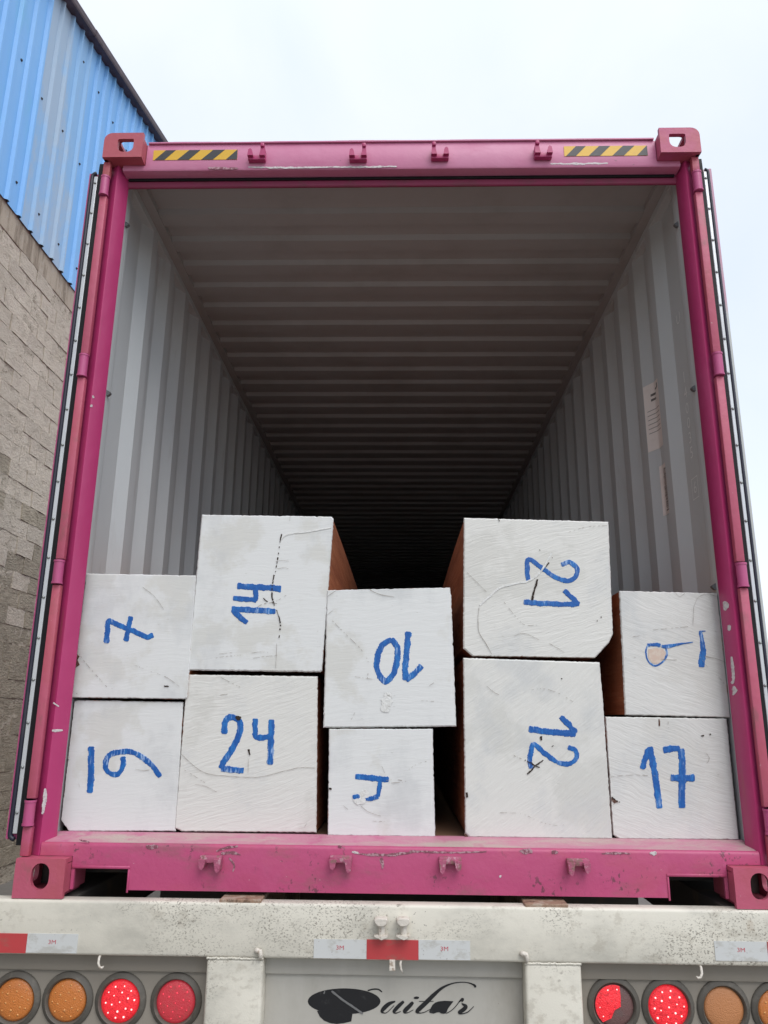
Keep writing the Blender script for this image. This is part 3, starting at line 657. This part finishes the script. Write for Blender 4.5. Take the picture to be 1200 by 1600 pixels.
# ------------------------------------------------------------------ timbers
FLOOR = .177
def C4(ox, oy, k, pts): return [(ox+p[0]/k, oy+p[1]/k)+tuple(v/k for v in p[2:]) for p in pts]
A_ = lambda *p: C4(80, 780, 2.6667, p)
B_ = lambda *p: C4(490, 780, 2.553, p)
D_ = lambda *p: C4(900, 880, 3.556, p)
def wd(w, *pts): return [p+(w,) for p in pts]
LOGS = [
 dict(lab='near-square timber numbered 7, topmost at the far left', y=.152, end=0, L=4.2, face=[(134, 896), (306, 899), (292, 1090), (289, 1092), (111, 1090)],
      num=[[A_(*wd(21, (230, 600), (234, 550), (240, 510), (280, 524), (322, 542), (370, 562), (400, 574), (426, 566)))], [A_(*wd(20, (331, 488), (322, 540), (311, 592)))]],
      cracks=[(A_(*wd(3, (105, 630), (150, 690), (190, 735), (232, 782))), -.1), (A_(*wd(2, (345, 690), (400, 712), (480, 742), (548, 792))), -.1), (A_(*wd(2.0, (380, 365), (430, 405), (470, 460))), 0), (A_(*wd(7, (470, 778), (490, 780))), None), (A_(*wd(2, (85, 795), (125, 822))), -.2)],
      chips=[A_((104, 640), (118, 655), (110, 670), (119, 690), (105, 700), (98, 705))]),
 dict(lab='timber with a bold sideways 19 at the lower left corner, under timber 7', y=.166, end=0, L=4.6, face=[(116, 1096), (120, 1094), (286, 1097), (274, 1299), (107, 1299), (95, 1282)],
      num=[[A_(*wd(25, (168, 1030), (166, 1090), (166, 1150), (160, 1224)))], [A_(*wd(21, (298, 1072), (300, 1110), (275, 1146), (240, 1140), (226, 1108), (240, 1070), (280, 1054), (335, 1054), (385, 1080), (425, 1115), (453, 1158)))]],
      cracks=[(A_(*wd(2, (350, 1125), (385, 1130), (410, 1128))), 0), (A_(*wd(2, (115, 1185), (118, 1200))), None), (A_(*wd(1.5, (60, 1075), (78, 1077))), None)], chips=[]),
 dict(lab='tall timber numbered 14 in the second column from the left, on top of timber 24', y=.158, end=0, L=5.2, face=[(315, 804), (518, 807), (521, 811), (503, 1048), (500, 1050), (293, 1047)],
      num=[[A_(*wd(23, (935, 468), (870, 464), (800, 460), (752, 458))), A_(*wd(21, (754, 460), (785, 490), (816, 516)))], [A_(*wd(24, (775, 362), (830, 366), (890, 368), (958, 374))), A_(*wd(20, (758, 412), (800, 416), (855, 420))), A_(*wd(20, (850, 424), (852, 395), (850, 370)))]],
      cracks=[(A_(*wd(5, (960, 145), (950, 200), (942, 260), (926, 330), (920, 400), (930, 440), (945, 480), (955, 520), (950, 580))), -.15), (A_(*wd(6, (938, 290), (926, 330), (919, 400), (930, 432))), -.1), (A_(*wd(3, (860, 448), (885, 436), (930, 428))), -.2), (A_(*wd(4, (875, 402), (900, 425), (940, 435))), -.3), (A_(*wd(2, (930, 430), (960, 412), (990, 392))), -.1),
              (A_(*wd(2, (685, 662), (720, 655), (790, 650))), -.1), (A_(*wd(2, (700, 645), (740, 640), (770, 642))), -.1), (A_(*wd(2, (835, 640), (880, 636), (920, 640))), -.1), (A_(*wd(2, (840, 662), (890, 655), (945, 650))), -.1), (A_(*wd(1.6, (935, 260), (960, 255), (990, 258))), 0), (A_(*wd(1.6, (940, 290), (970, 285), (990, 290))), 0), (A_(*wd(1.5, (996, 68), (993, 92))), None), (A_(*wd(2, (940, 600), (938, 650), (935, 705))), .0)],
      ridges=[A_(*wd(9, (958, 168), (975, 150), (1010, 142), (1080, 134), (1166, 119)))], chips=[]),
 dict(lab='square timber numbered 24 with a long curved crack, standing on the sill under timber 14', y=.164, end=1, L=5.0, face=[(292, 1054), (496, 1057), (494, 1301), (283, 1299), (273, 1294)],
      num=[[A_(*wd(24, (720, 978), (726, 925), (755, 908), (786, 930), (784, 975), (755, 1040), (722, 1090), (706, 1122))), A_(*wd(24, (708, 1122), (750, 1126), (802, 1132)))], [A_(*wd(22, (852, 914), (850, 955), (856, 992), (925, 988))), A_(*wd(24, (918, 918), (916, 1000), (912, 1106)))]],
      cracks=[(A_(*wd(2.6, (540, 1060), (600, 1115), (650, 1143), (720, 1152), (860, 1158), (980, 1130), (1040, 1118), (1100, 1120))), None), (A_(*wd(16, (768, 908), (790, 914))), None), (A_(*wd(9, (822, 1042), (826, 1066))), None), (A_(*wd(2.5, (540, 1118), (575, 1140), (640, 1180))), -.1), (A_(*wd(2, (600, 1188), (640, 1195), (690, 1220))), 0), (A_(*wd(2.6, (695, 735), (740, 760), (790, 784))), -.1), (A_(*wd(3, (705, 815), (735, 812))), -.3), (A_(*wd(2, (1055, 1366), (1066, 1348))), None), (A_(*wd(1.6, (822, 1080), (820, 1140))), 0)], chips=[]),
 dict(lab='timber with an upside-down 10, raised in the middle on the narrow timber', y=.154, end=0, L=4.0, face=[(511, 922), (703, 918), (705, 930), (713, 1135), (505, 1137)],
      num=[[B_(*wd(23, (378, 528), (372, 600), (366, 670), (366, 722))), B_(*wd(22, (368, 722), (395, 702), (432, 664)))], [B_(*wd(22, (312, 560), (278, 578), (258, 620), (252, 670), (268, 710), (292, 726), (318, 695), (334, 640), (333, 588), (308, 558)))]],
      cracks=[(B_(*wd(3, (75, 485), (130, 540), (190, 600), (218, 650), (215, 716))), -.05), (B_(*wd(2.6, (220, 358), (260, 378), (322, 390))), None), (B_(*wd(2.4, (55, 388), (92, 362))), None), (B_(*wd(2, (55, 462), (80, 440))), None), (B_(*wd(1.8, (275, 780), (325, 784))), -.1), (B_(*wd(1.8, (290, 824), (330, 828))), -.1), (B_(*wd(1.8, (430, 804), (480, 806))), -.1), (B_(*wd(2, (165, 708), (235, 718))), -.2), (B_(*wd(2, (460, 745), (480, 732))), None), (B_(*wd(2, (150, 880), (165, 850))), -.2)],
      smear=[(B_(*wd(38, (298, 770), (290, 810), (285, 850))), .16)], chips=[]),
 dict(lab='smallest timber with a smudged sideways 5, standing on the sill in the middle', y=.152, end=0, L=4.4, face=[(514, 1139), (676, 1139), (680, 1309), (512, 1306)],
      num=[[B_(*wd(22, (166, 1106), (230, 1112), (300, 1120))), B_(*wd(17, (266, 1120), (262, 1150), (255, 1186))), B_(*wd(21, (258, 1186), (232, 1194), (206, 1194))), B_(*wd(17, (156, 1190), (184, 1184)))]],
      cracks=[(B_(*wd(3, (290, 1122), (330, 1118), (372, 1126))), -.2), (B_(*wd(3, (300, 1132), (340, 1130), (370, 1128))), -.1), (B_(*wd(2, (272, 1065), (284, 1092))), None), (B_(*wd(2.4, (380, 1078), (410, 1058), (450, 1045))), -.1), (B_(*wd(2.4, (188, 1222), (220, 1248), (268, 1264))), None), (B_(*wd(2, (235, 1284), (290, 1286))), -.1), (B_(*wd(2, (110, 1215), (140, 1240))), -.2), (B_(*wd(10, (60, 1154), (72, 1156))), None)],
      smear=[(B_(*wd(34, (212, 1160), (195, 1190), (168, 1215))), .1)], chips=[]),
 dict(lab='timber with a sideways 21 and one cut-off bottom corner, lying on timber 12', y=.156, end=1, L=5.2, face=[(725, 809), (951, 815), (958, 990), (952, 1004), (930, 1028), (738, 1025), (724, 1013)],
      num=[[B_(*wd(18, (856, 326), (852, 285), (858, 240), (905, 270), (958, 308), (1012, 326), (1045, 308), (1050, 275), (1020, 252), (988, 262)))], [B_(*wd(20, (838, 410), (920, 416), (1000, 420), (1060, 418))), B_(*wd(19, (1058, 420), (1030, 392), (998, 364)))]],
      cracks=[(B_(*wd(9, (897, 310), (886, 345), (878, 375), (872, 402))), -.25), (B_(*wd(4, (955, 230), (930, 265), (905, 305))), -.05), (B_(*wd(3, (660, 432), (656, 480), (660, 530), (685, 572), (712, 620))), None), (B_(*wd(7, (900, 202), (904, 205))), None), (B_(*wd(5, (1146, 468), (1149, 472))), None), (B_(*wd(5, (1130, 484), (1133, 487))), None), (B_(*wd(2, (760, 410), (800, 460), (840, 500), (890, 502))), -.1), (B_(*wd(2, (1020, 130), (1090, 110), (1170, 105))), -.1), (B_(*wd(4, (736, 76), (742, 88))), None), (B_(*wd(1.8, (940, 575), (1000, 610))), 0), (B_(*wd(1.8, (690, 370), (640, 320), (612, 292))), 0), (B_(*wd(1.8, (900, 560), (840, 535), (800, 545))), 0)],
      ridges=[B_(*wd(9, (662, 424), (700, 390), (740, 356), (800, 338), (860, 325), (905, 290), (950, 215)))], chips=[]),
 dict(lab='largest timber, a sideways 12 over a star crack, lying under timber 21', y=.150, end=2, L=5.4, face=[(724, 1028), (937, 1035), (942, 1090), (957, 1313), (733, 1309), (727, 1302)],
      num=[[B_(*wd(24, (858, 916), (920, 926), (985, 932), (1046, 936))), B_(*wd(22, (1046, 934), (1020, 900), (984, 868)))], [B_(*wd(19, (868, 1074), (862, 1035), (878, 980), (920, 1012), (970, 1048), (1018, 1056), (1048, 1032), (1044, 1002), (1014, 990)))]],
      cracks=[(B_(*wd(5, (834, 1036), (860, 1050), (884, 1064))), -.1), (B_(*wd(6, (916, 1040), (898, 1054), (882, 1066), (866, 1085), (852, 1097))), None), (B_(*wd(5, (866, 1048), (882, 1062), (902, 1070))), None), (B_(*wd(3, (790, 1018), (830, 1036))), -.2), (B_(*wd(8, (908, 935), (908, 962))), -.4), (B_(*wd(4, (950, 988), (958, 982))), None), (B_(*wd(2, (870, 760), (920, 756), (980, 775), (1035, 808))), -.05), (B_(*wd(2, (740, 1250), (830, 1255), (900, 1285), (960, 1300), (1020, 1296))), -.05), (B_(*wd(2, (690, 745), (720, 770), (740, 780))), 0), (B_(*wd(9, (612, 1155), (610, 1162), (612, 1190))), -.3), (B_(*wd(5, (988, 714), (992, 717))), None)], chips=[B_((600, 1330), (612, 1342), (624, 1354), (606, 1353))]),
 dict(lab='timber with a thin sideways 19 and a bare knot, topmost at the far right', y=.160, end=3, L=4.2, face=[(968, 923), (1124, 927), (1128, 950), (1145, 1106), (1143, 1121), (977, 1117)],
      num=[[D_((500, 470, 9), (505, 505, 12), (485, 545, 9), (440, 570, 10), (402, 545, 8), (388, 495, 9), (398, 456, 9)), D_((396, 456, 20), (430, 452, 18), (470, 457, 22)), D_((474, 462, 16), (510, 462, 18), (560, 452, 14), (600, 446, 8), (650, 438, 6))], [D_((690, 382, 18), (700, 430, 22), (706, 490, 30), (700, 540, 34), (698, 578, 30)), D_((684, 379, 8), (720, 377, 5))]],
      cracks=[(D_(*wd(3, (250, 402), (330, 406), (385, 395), (420, 372), (520, 362), (640, 350))), -.1), (D_(*wd(3, (475, 532), (520, 536), (562, 537))), None), (D_(*wd(4, (715, 515), (755, 525))), None), (D_(*wd(3, (272, 527), (300, 524), (332, 523))), -.1), (D_(*wd(2.4, (655, 240), (680, 190), (730, 170), (780, 185))), 0), (D_(*wd(2.4, (655, 240), (652, 300), (650, 345))), 0), (D_(*wd(2.4, (740, 600), (790, 630), (840, 690))), -.1), (D_(*wd(3, (550, 162), (575, 185), (605, 168))), None), (D_(*wd(2.4, (720, 520), (780, 530), (840, 555))), 0), (D_(*wd(2, (690, 520), (740, 590))), -.1)],
      bare=[D_((402, 478), (440, 470), (484, 478), (500, 500), (490, 530), (455, 560), (425, 556), (402, 528))], chips=[]),
 dict(lab='square timber with an upright 17, standing on the sill at the lower right corner', y=.160, end=3, L=4.6, face=[(946, 1120), (1136, 1123), (1155, 1312), (968, 1312), (958, 1304)],
      num=[[D_(*wd(34, (410, 1020), (425, 1100), (440, 1180), (452, 1270), (464, 1362))), D_(*wd(30, (402, 1032), (386, 1085), (368, 1144)))], [D_(*wd(35, (484, 1040), (530, 1032), (578, 1032))), D_(*wd(36, (584, 1030), (590, 1110), (590, 1200), (588, 1280), (588, 1360))), D_(*wd(36, (526, 1192), (590, 1194), (660, 1192)))]],
      cracks=[(D_(*wd(3, (190, 1188), (260, 1180), (330, 1176), (440, 1182))), -.1), (D_(*wd(9, (695, 960), (712, 959))), None), (D_(*wd(11, (742, 951), (750, 950))), None), (D_(*wd(3, (725, 1058), (740, 1078), (738, 1096), (726, 1112))), None), (D_(*wd(4, (784, 1174), (796, 1176))), None), (D_(*wd(8, (198, 1300), (220, 1318), (244, 1328))), -.3), (D_(*wd(3, (205, 1340), (240, 1325))), None), (D_(*wd(4, (512, 880), (514, 915))), -.2)],
      chips=[D_((196, 1300), (220, 1315), (236, 1326), (212, 1334), (196, 1318))], drips=[D_(*wd(9, (462, 866), (463, 905)))]),
]
def jitter_loop(pts, step, amp, R):
    outp = []
    for a, b in zip(pts, pts[1:]+pts[:1]):
        n = max(1, int(((b[0]-a[0])**2+(b[1]-a[1])**2)**.5/step)); dx, dz = b[0]-a[0], b[1]-a[1]; l = math.hypot(dx, dz) or 1
        for k in range(n):
            t = k/n; j = R.gauss(0, amp) if k else 0
            if R.random() < .05: j -= abs(R.gauss(0, amp*2))
            outp.append((a[0]+dx*t+dz/l*j*-1, a[1]+dz*t+dx/l*j))
    return outp
for li, lg in enumerate(LOGS):
    R = random.Random(100+li); Y = lg['y']
    poly = [at(*q, 1, Y) for q in lg['face']]; poly = [(max(-1.163, min(1.163, p.x)), max(FLOOR+.0005, p.z)) for p in poly]
    zmin = min(p[1] for p in poly); cx = sum(p[0] for p in poly)/len(poly)
    t = thing('timber_log', lg['lab'], 'timber', (cx, Y+lg['L']/2, zmin), 'white-ended timbers loaded in the container')
    # body: sawn baulk, its edges a little worn
    bm = bmesh.new()
    body = jitter_loop(poly, .06, .0012, R); cz = sum(p[1] for p in poly)/len(poly)
    ny = 10; rows = []
    for k in range(ny+1):
        y = Y+.004+(lg['L']-.004)*k/ny; sc = 1-.008*(k == 0)
        rows.append([bm.verts.new((cx+(x-cx)*sc, y, cz+(z-cz)*sc)) for x, z in body])
    for A, B in zip(rows, rows[1:]):
        for i in range(len(A)): j = (i+1) % len(A); bm.faces.new((A[i], A[j], B[j], B[i]))
    bm.faces.new(rows[0][::-1]); bm.faces.new(rows[-1])
    finish('body', bm, MT['wood'], t, 40)
    # painted end: a skin that wraps raggedly over the arris
    bm = bmesh.new(); loop = jitter_loop(poly, .007, .0005, R); n = len(loop)
    inner = [(cx+(x-cx)*.986, cz+(z-cz)*.986) for x, z in loop]
    I = [bm.verts.new((x, Y, z)) for x, z in inner]
    O = [bm.verts.new((x, Y+.0035, z)) for x, z in loop]
    K = [bm.verts.new((cx+(x-cx)*1.002, Y+.0045+abs(R.gauss(0, .003)), cz+(z-cz)*1.002)) for x, z in loop]
    bm.faces.new(I)
    for i in range(n):
        j = (i+1) % n; bm.faces.new((I[i], I[j], O[j], O[i])); bm.faces.new((O[i], O[j], K[j], K[i]))
    finish('painted_end', bm, ENDS[lg['end']], t, 30)
    yy = Y-.0003
    for di, dg in enumerate(lg['num']):
        bm = bmesh.new()
        for si, st in enumerate(dg): ribbon(bm, [(a, b, c*1.06) for a, b, c in st], yy-.0004*si, .0009, .22, 1.0, seed=li*50+di*9+si)
        finish('painted_digit', bm, MT['blue_num'], t)
    for ci, (cp, dash) in enumerate(lg['cracks']):
        bm = bmesh.new(); ribbon(bm, [(a, b, c*(.62 if c < 1.3 else .85)) for a, b, c in cp], yy-.0026, .0003, .6, 1.2, dash=dash, seed=li*31+ci)
        if not bm.faces: bm.free(); continue
        fine = cp[0][2] < 1.25
        o = finish('crack', bm, MT['scratch'] if fine else MT['crack'], t)
        if dash is not None: o['kind'] = 'stuff'
    for cp in lg.get('ridges', []):
        bm = bmesh.new(); ribbon(bm, [(a, b, c*.8) for a, b, c in cp], yy, .0016, .35, 2, seed=li); finish('paint_ridge', bm, MT['ridge'], t, 60)
    for cp, _ in lg.get('smear', []):
        bm = bmesh.new(); ribbon(bm, cp, yy-.0016, .0002, .4, 2, seed=li+3); finish('paint_smear', bm, MT['ridge'], t)
    for k in ('chips', 'bare'):
        for cp in lg.get(k, []):
            bm = bmesh.new(); flatpoly(bm, cp, yy, .0009); finish('bare_patch', bm, MT['chip'] if k == 'chips' else MT['bare'], t)
    for cp in lg.get('drips', []):
        bm = bmesh.new(); ribbon(bm, cp, yy, .0012, .3, 2, seed=5); finish('sap_drip', bm, MT['chip'], t)

# ------------------------------------------------------------------ trailer
TR = thing('trailer', 'dirty white skeletal trailer under the magenta container with round tail lights', 'trailer', (0, 6, GZ))
bm = bmesh.new(); box(bm, -1.30, 1.30, -.006, .055, -.157, .0, .010, 3); finish('rear_beam', bm, MT['trailer'], TR, 40)
for x0, x1 in ((-.584, -.408), (.395, .567)):
    bm = bmesh.new(); box(bm, x0, x1, -.004, .12, -.80, -.1578, .010, 3)
    R = random.Random(int(x0*100))
    for k in range(22):
        x = x0+(x1-x0)*(k+.5)/22; cyl(bm, (x-.004, -.003, -.158), (x+.004, -.003, -.158+R.uniform(-.002, .002)), .0035, n=6)
    finish('upright', bm, MT['trailer'], TR, 40)
for x0, x1, m in ((-1.298, -.5845, 'panel_dark'), (-.4075, .3945, 'panel'), (.5675, 1.298, 'panel_dark')):
    bm = bmesh.new()
    prof = [(.045, -.1575), (.045, -.206), (.047, -.212), (.060, -.214), (.060, -.80), (.075, -.80), (.075, -.1575)]
    extrude(bm, prof, lambda p, x: (x, p[0], p[1]), x0, x1); finish('back_panel', bm, MT[m], TR, 40)
# tail lights
LED = [(0, 0)]+[(.026*math.cos(a), .026*math.sin(a)) for a in [math.radians(60*k+20) for k in range(6)]]+[(.045*math.cos(a), .045*math.sin(a)) for a in [math.radians(36*k+5) for k in range(10)]]
def lamp(px, py, kind):
    c = at(px, py, 1, .05); x, z = c.x, c.z; bm = bmesh.new()
    lathe(bm, (x, .060, z), [(.081, -.0005), (.081, -.003), (.078, -.008), (.072, -.010), (.0665, -.016), (.0645, -.014), (.0605, -.004), (.0605, -.001)], 36)
    tl = finish('tail_light', bm, MT['bezel'], TR, 50)
    m = {'amber': 'amber', 'amber_pale': 'amber_pale', 'lit': 'red_lit', 'dim': 'red_dim', 'half': 'red_off'}[kind]
    bm = bmesh.new(); lathe(bm, (x, .058, z), [(.060, .006), (.060, -.003), (.052, -.0065), (.030, -.0095), (0, -.0105)], 36)
    finish('lens', bm, MT[m], tl, 180)
    if kind == 'half':
        bm = bmesh.new(); V = []
        pts = [(.058*math.cos(math.radians(a)), .058*math.sin(math.radians(a))) for a in range(70, 236, 8)]+[(-.012, -.032), (-.002, -.010), (.018, .0), (.020, .030)]
        c0 = bm.verts.new((x-.018, .0440, z+.012)); V = [bm.verts.new((x+a,   .0438+.0068*(math.hypot(a, b)/.058)**2, z+b)) for a, b in pts]
        for i in range(len(V)): bm.faces.new((c0, V[i], V[(i+1) % len(V)]))
        finish('lit_section', bm, MT['red_lit'], tl)
    dots = LED if kind != 'amber_pale' else []
    if kind == 'half': dots = [d for d in LED if d[0] < .012 and (d[1] > -.005 or d[0] < -.018)]
    if dots:
        bm = bmesh.new()
        for a, b in dots:
            r2 = (a*a+b*b)/(.06*.06); q = rng.uniform(.55, 1); lathe(bm, (x+a+rng.uniform(-.002, .002), .0478+.005*r2, z+b+rng.uniform(-.002, .002)), [(.0036*q, .0005), (.0028*q, -.0018), (0, -.0026)], 8)
        finish('led_dots', bm, MT[{'amber': 'amber_dot', 'lit': 'led_lit', 'dim': 'led_dim', 'half': 'led_lit'}[kind]], tl, 180)['kind'] = 'stuff'
for px, py, k in ((22, 1563, 'amber'), (104, 1564, 'amber'), (187, 1565, 'lit'), (274, 1566, 'dim'), (960, 1572, 'half'), (1045, 1574, 'lit'), (1132, 1577, 'amber_pale'), (1217, 1580, 'amber')): lamp(px, py, k)
# reflective tape with its small print
for x0, x1, z0, z1, m in ((-1.296, -1.150, -.152, -.097, 'tape_red'), (-1.1495, -.990, -.150, -.096, 'tape_white'), (-.253, -.090, -.152, -.099, 'tape_white'), (-.0895, .070, -.153, -.098, 'tape_red'), (.0705, .229, -.151, -.097, 'tape_white'),
                          (.974, 1.133, -.141, -.087, 'tape_white'), (1.1335, 1.296, -.141, -.087, 'tape_red')):
    bm = bmesh.new(); box(bm, x0, x1, -.0078, -.0062, z0, z1)
    tp = finish('reflective_tape', bm, MT[m], TR)
    if m == 'tape_white':
        bm = textmesh('3M', .017); bm.transform(Matrix.Translation(((x0+x1)/2, -.0083, (z0+z1)/2+.003)) @ Matrix(((1.2, 0, 0), (0, 0, -1), (0, 1, 0))).to_4x4())
        finish('printed_mark', bm, MT['print_red'], tp)
# two stops on the beam, hooks and tabs below it
for px in (595.5, 630):
    c = at(px, 1450, 1, -.02); x = c.x; bm = bmesh.new()
    zt = at(px, 1434, 1, -.035).z; zb = at(px, 1466, 1, -.03).z
    prof = [(x-.021, zt-.004), (x-.012, zt), (x+.014, zt), (x+.021, zt-.005), (x+.018, zt-.017), (x+.006, zt-.023), (x-.010, zt-.022), (x-.019, zt-.013)]
    extrude(bm, prof, lambda p, y: (p[0]+.0, y, p[1]), -.046, -.0063)
    bmesh.ops.bevel(bm, geom=bm.edges[:], offset=.002, segments=1, affect='EDGES')
    cyl(bm, (x+.002, -.024, zt-.020), (x+.002, -.024, zb+.004), .0105, n=12)
    prof = [(x-.021, zb+.008), (x-.014, zb+.003), (x+.002, zb-.003), (x+.018, zb+.004), (x+.022, zb+.009), (x+.010, zb+.007), (x-.012, zb+.009)]
    extrude(bm, prof, lambda p, y: (p[0], y, p[1]), -.040, -.0063)
    finish('door_stop', bm, MT['hook'], TR, 35)
def hook(px, py, lean):
    c = at(px, py, 1, .0); bm = bmesh.new(); x, z = c.x, -.150
    tube(bm, [(x, .012, z), (x+lean*.002, -.002, z-.012), (x+lean*.001, -.008, z-.026), (x-lean*.004, -.009, z-.036), (x-lean*.012, -.008, z-.039), (x-lean*.016, -.008, z-.034)], [.004, .004, .004, .0038, .0034, .002], 8)
    finish('hook', bm, MT['hook'], TR, 180)
hook(156, 1500, -1); hook(1094, 1512, 1)
bm = bmesh.new(); c = at(627, 1500, 1, 0); tube(bm, [(c.x, .0, -.150), (c.x-.003, -.004, -.165), (c.x-.001, -.006, -.178), (c.x+.004, -.004, -.190)], [.004, .004, .0035, .002], 8); finish('hook', bm, MT['hook'], TR, 180)
bm = bmesh.new(); c = at(613, 1500, 1, 0); box(bm, c.x-.009, c.x+.009, -.012, -.0065, -.183, -.152, .002); box(bm, c.x-.0095, c.x+.0095, -.0165, -.0125, -.182, -.170, .002); finish('tab', bm, MT['hook'], TR)
for px, py in ((405, 1489), (820, 1494)):
    c = at(px, py, 1, -.012); bm = bmesh.new()
    tube(bm, [(c.x-.010, -.0065, c.z+.004), (c.x-.008, -.016, c.z+.008), (c.x+.003, -.019, c.z+.006), (c.x+.006, -.018, c.z-.008), (c.x+.004, -.010, c.z-.018)], [.006, .008, .008, .007, .004], 8)
    finish('hook', bm, MT['hook'], TR, 180)
# black script lettering
E_ = lambda *p: C4(470, 1500, 4, p)
bm = bmesh.new(); yl = .0596
def oval(cx, cy, rx, ry, a0=0, a1=360, n=40): return [(cx+rx*math.cos(math.radians(a0+(a1-a0)*k/n)), cy+ry*math.sin(math.radians(a0+(a1-a0)*k/n))) for k in range(n)]
flatpoly(bm, E_(*oval(271, 258, 227, 81)), yl, .0004)
flatpoly(bm, E_((102, 318), (118, 352), (145, 378), (180, 393), (225, 400), (270, 394), (316, 383), (323, 335), (250, 300)), yl-.0004, .0004)
ribbon(bm, E_(*wd(9, (418, 192), (450, 183), (485, 184), (508, 200))), yl-.0006, .0003, .03, 1.2)
G_ = lambda *p: C4(580, 1520, 6.667, p)
sw = [[(252, 297, 14), (188, 322, 38), (138, 365, 44), (112, 402, 32), (132, 418, 12), (168, 410, 8), (240, 340, 8)], [(340, 297, 28), (292, 340, 38), (240, 400, 36), (256, 420, 12), (310, 402, 8)],
      [(436, 305, 32), (396, 350, 42), (352, 394, 42), (350, 416, 20), (385, 414, 8), (440, 385, 7)], [(444, 263, 16), (470, 260, 28), (498, 259, 16)],
      [(1086, 152, 26), (1076, 131, 22), (1020, 106, 11), (940, 98, 10), (840, 113, 14), (740, 157, 26), (650, 232, 40), (570, 312, 46), (502, 375, 46), (476, 406, 32), (502, 419, 12), (550, 412, 8), (615, 380, 7)],
      [(498, 297, 7), (575, 298, 8), (650, 297, 7)], [(772, 420, 10), (800, 414, 8), (860, 372, 8), (916, 304, 9)], [(912, 306, 12), (950, 272, 24), (958, 282, 18), (944, 302, 14)], [(942, 318, 12), (985, 350, 38), (962, 382, 42), (920, 412, 36), (948, 426, 13), (1010, 406, 10), (1070, 350, 7)]]
for k, st in enumerate(sw): ribbon(bm, G_(*st), yl-.0007-.00008*k, .0003, .02, .8, seed=k)
flatpoly(bm, G_((640, 332), (668, 310), (705, 297), (762, 291), (858, 296), (830, 332), (800, 372), (788, 405), (762, 427), (730, 423), (706, 408), (682, 412), (650, 425), (612, 418), (604, 404), (620, 368)), yl-.0009, .0004)
finish('painted_lettering', bm, MT['letter'], TR)
bm = bmesh.new(); ribbon(bm, E_(*wd(13, (192, 194), (260, 248), (330, 296), (388, 336))), yl-.0022, .0002, .2, 2); ribbon(bm, E_(*wd(7, (150, 192), (144, 212))), yl-.0022, .0002, .3, 1); finish('paint_scrape', bm, MT['scuff'], TR)
# chassis
for x0, x1 in ((-.556, -.424), (.402, .537)):
    bm = bmesh.new(); box(bm, x0, x1, -.001, 12.1, -.010, .0080, .002, 1); box(bm, (x0+x1)/2-.008, (x0+x1)/2+.008, .141, 12.1, -.42, -.0101); box(bm, x0, x1, .141, 12.1, -.44, -.4201); finish('main_rail', bm, MT['rail'], TR)
for s in (-1, 1):
    bm = bmesh.new(); box(bm, s*1.035, s*1.20, .056, 12.0, -.16, -.003, .004); finish('side_rail', bm, MT['chassis'], TR)
for y in (1.0, 2.2, 3.4, 5.4, 7.4, 9.4, 11.9):
  bm = bmesh.new(); box(bm, -1.034, -.557, y, y+.1, -.40, -.03); box(bm, .538, 1.034, y, y+.1, -.40, -.03); box(bm, -.423, .401, y, y+.1, -.40, -.03)
  finish('cross_beam', bm, MT['chassis'], TR)
for y in (1.7, 3.0):
    bm = bmesh.new(); cyl(bm, (-1.2, y, GZ+.5), (1.2, y, GZ+.5), .06); box(bm, -.52, -.46, y-.3, y+.3, GZ+.52, -.441); box(bm, .44, .50, y-.3, y+.3, GZ+.52, -.441); finish('axle', bm, MT['chassis'], TR)
    for s in (-1, 1):
        bm = bmesh.new()
        for x0 in (.62, .90):
            a, b = s*x0, s*(x0+.25); cyl(bm, (a, y, GZ+.5), (b, y, GZ+.5), .50, n=36)
        w = finish('wheel', bm, MT['tyre'], TR, 40)
        bm = bmesh.new(); cyl(bm, (s*1.151, y, GZ+.5), (s*1.165, y, GZ+.5), .28, .22, 24); finish('rim', bm, MT['rim'], w)
bm = bmesh.new()
for s in (-1, 1): box(bm, s*.40, s*.55, 9.6, 9.75, GZ+.02, -.441); box(bm, s*.33, s*.62, 9.5, 9.85, GZ, GZ+.02)
finish('landing_leg', bm, MT['chassis'], TR)
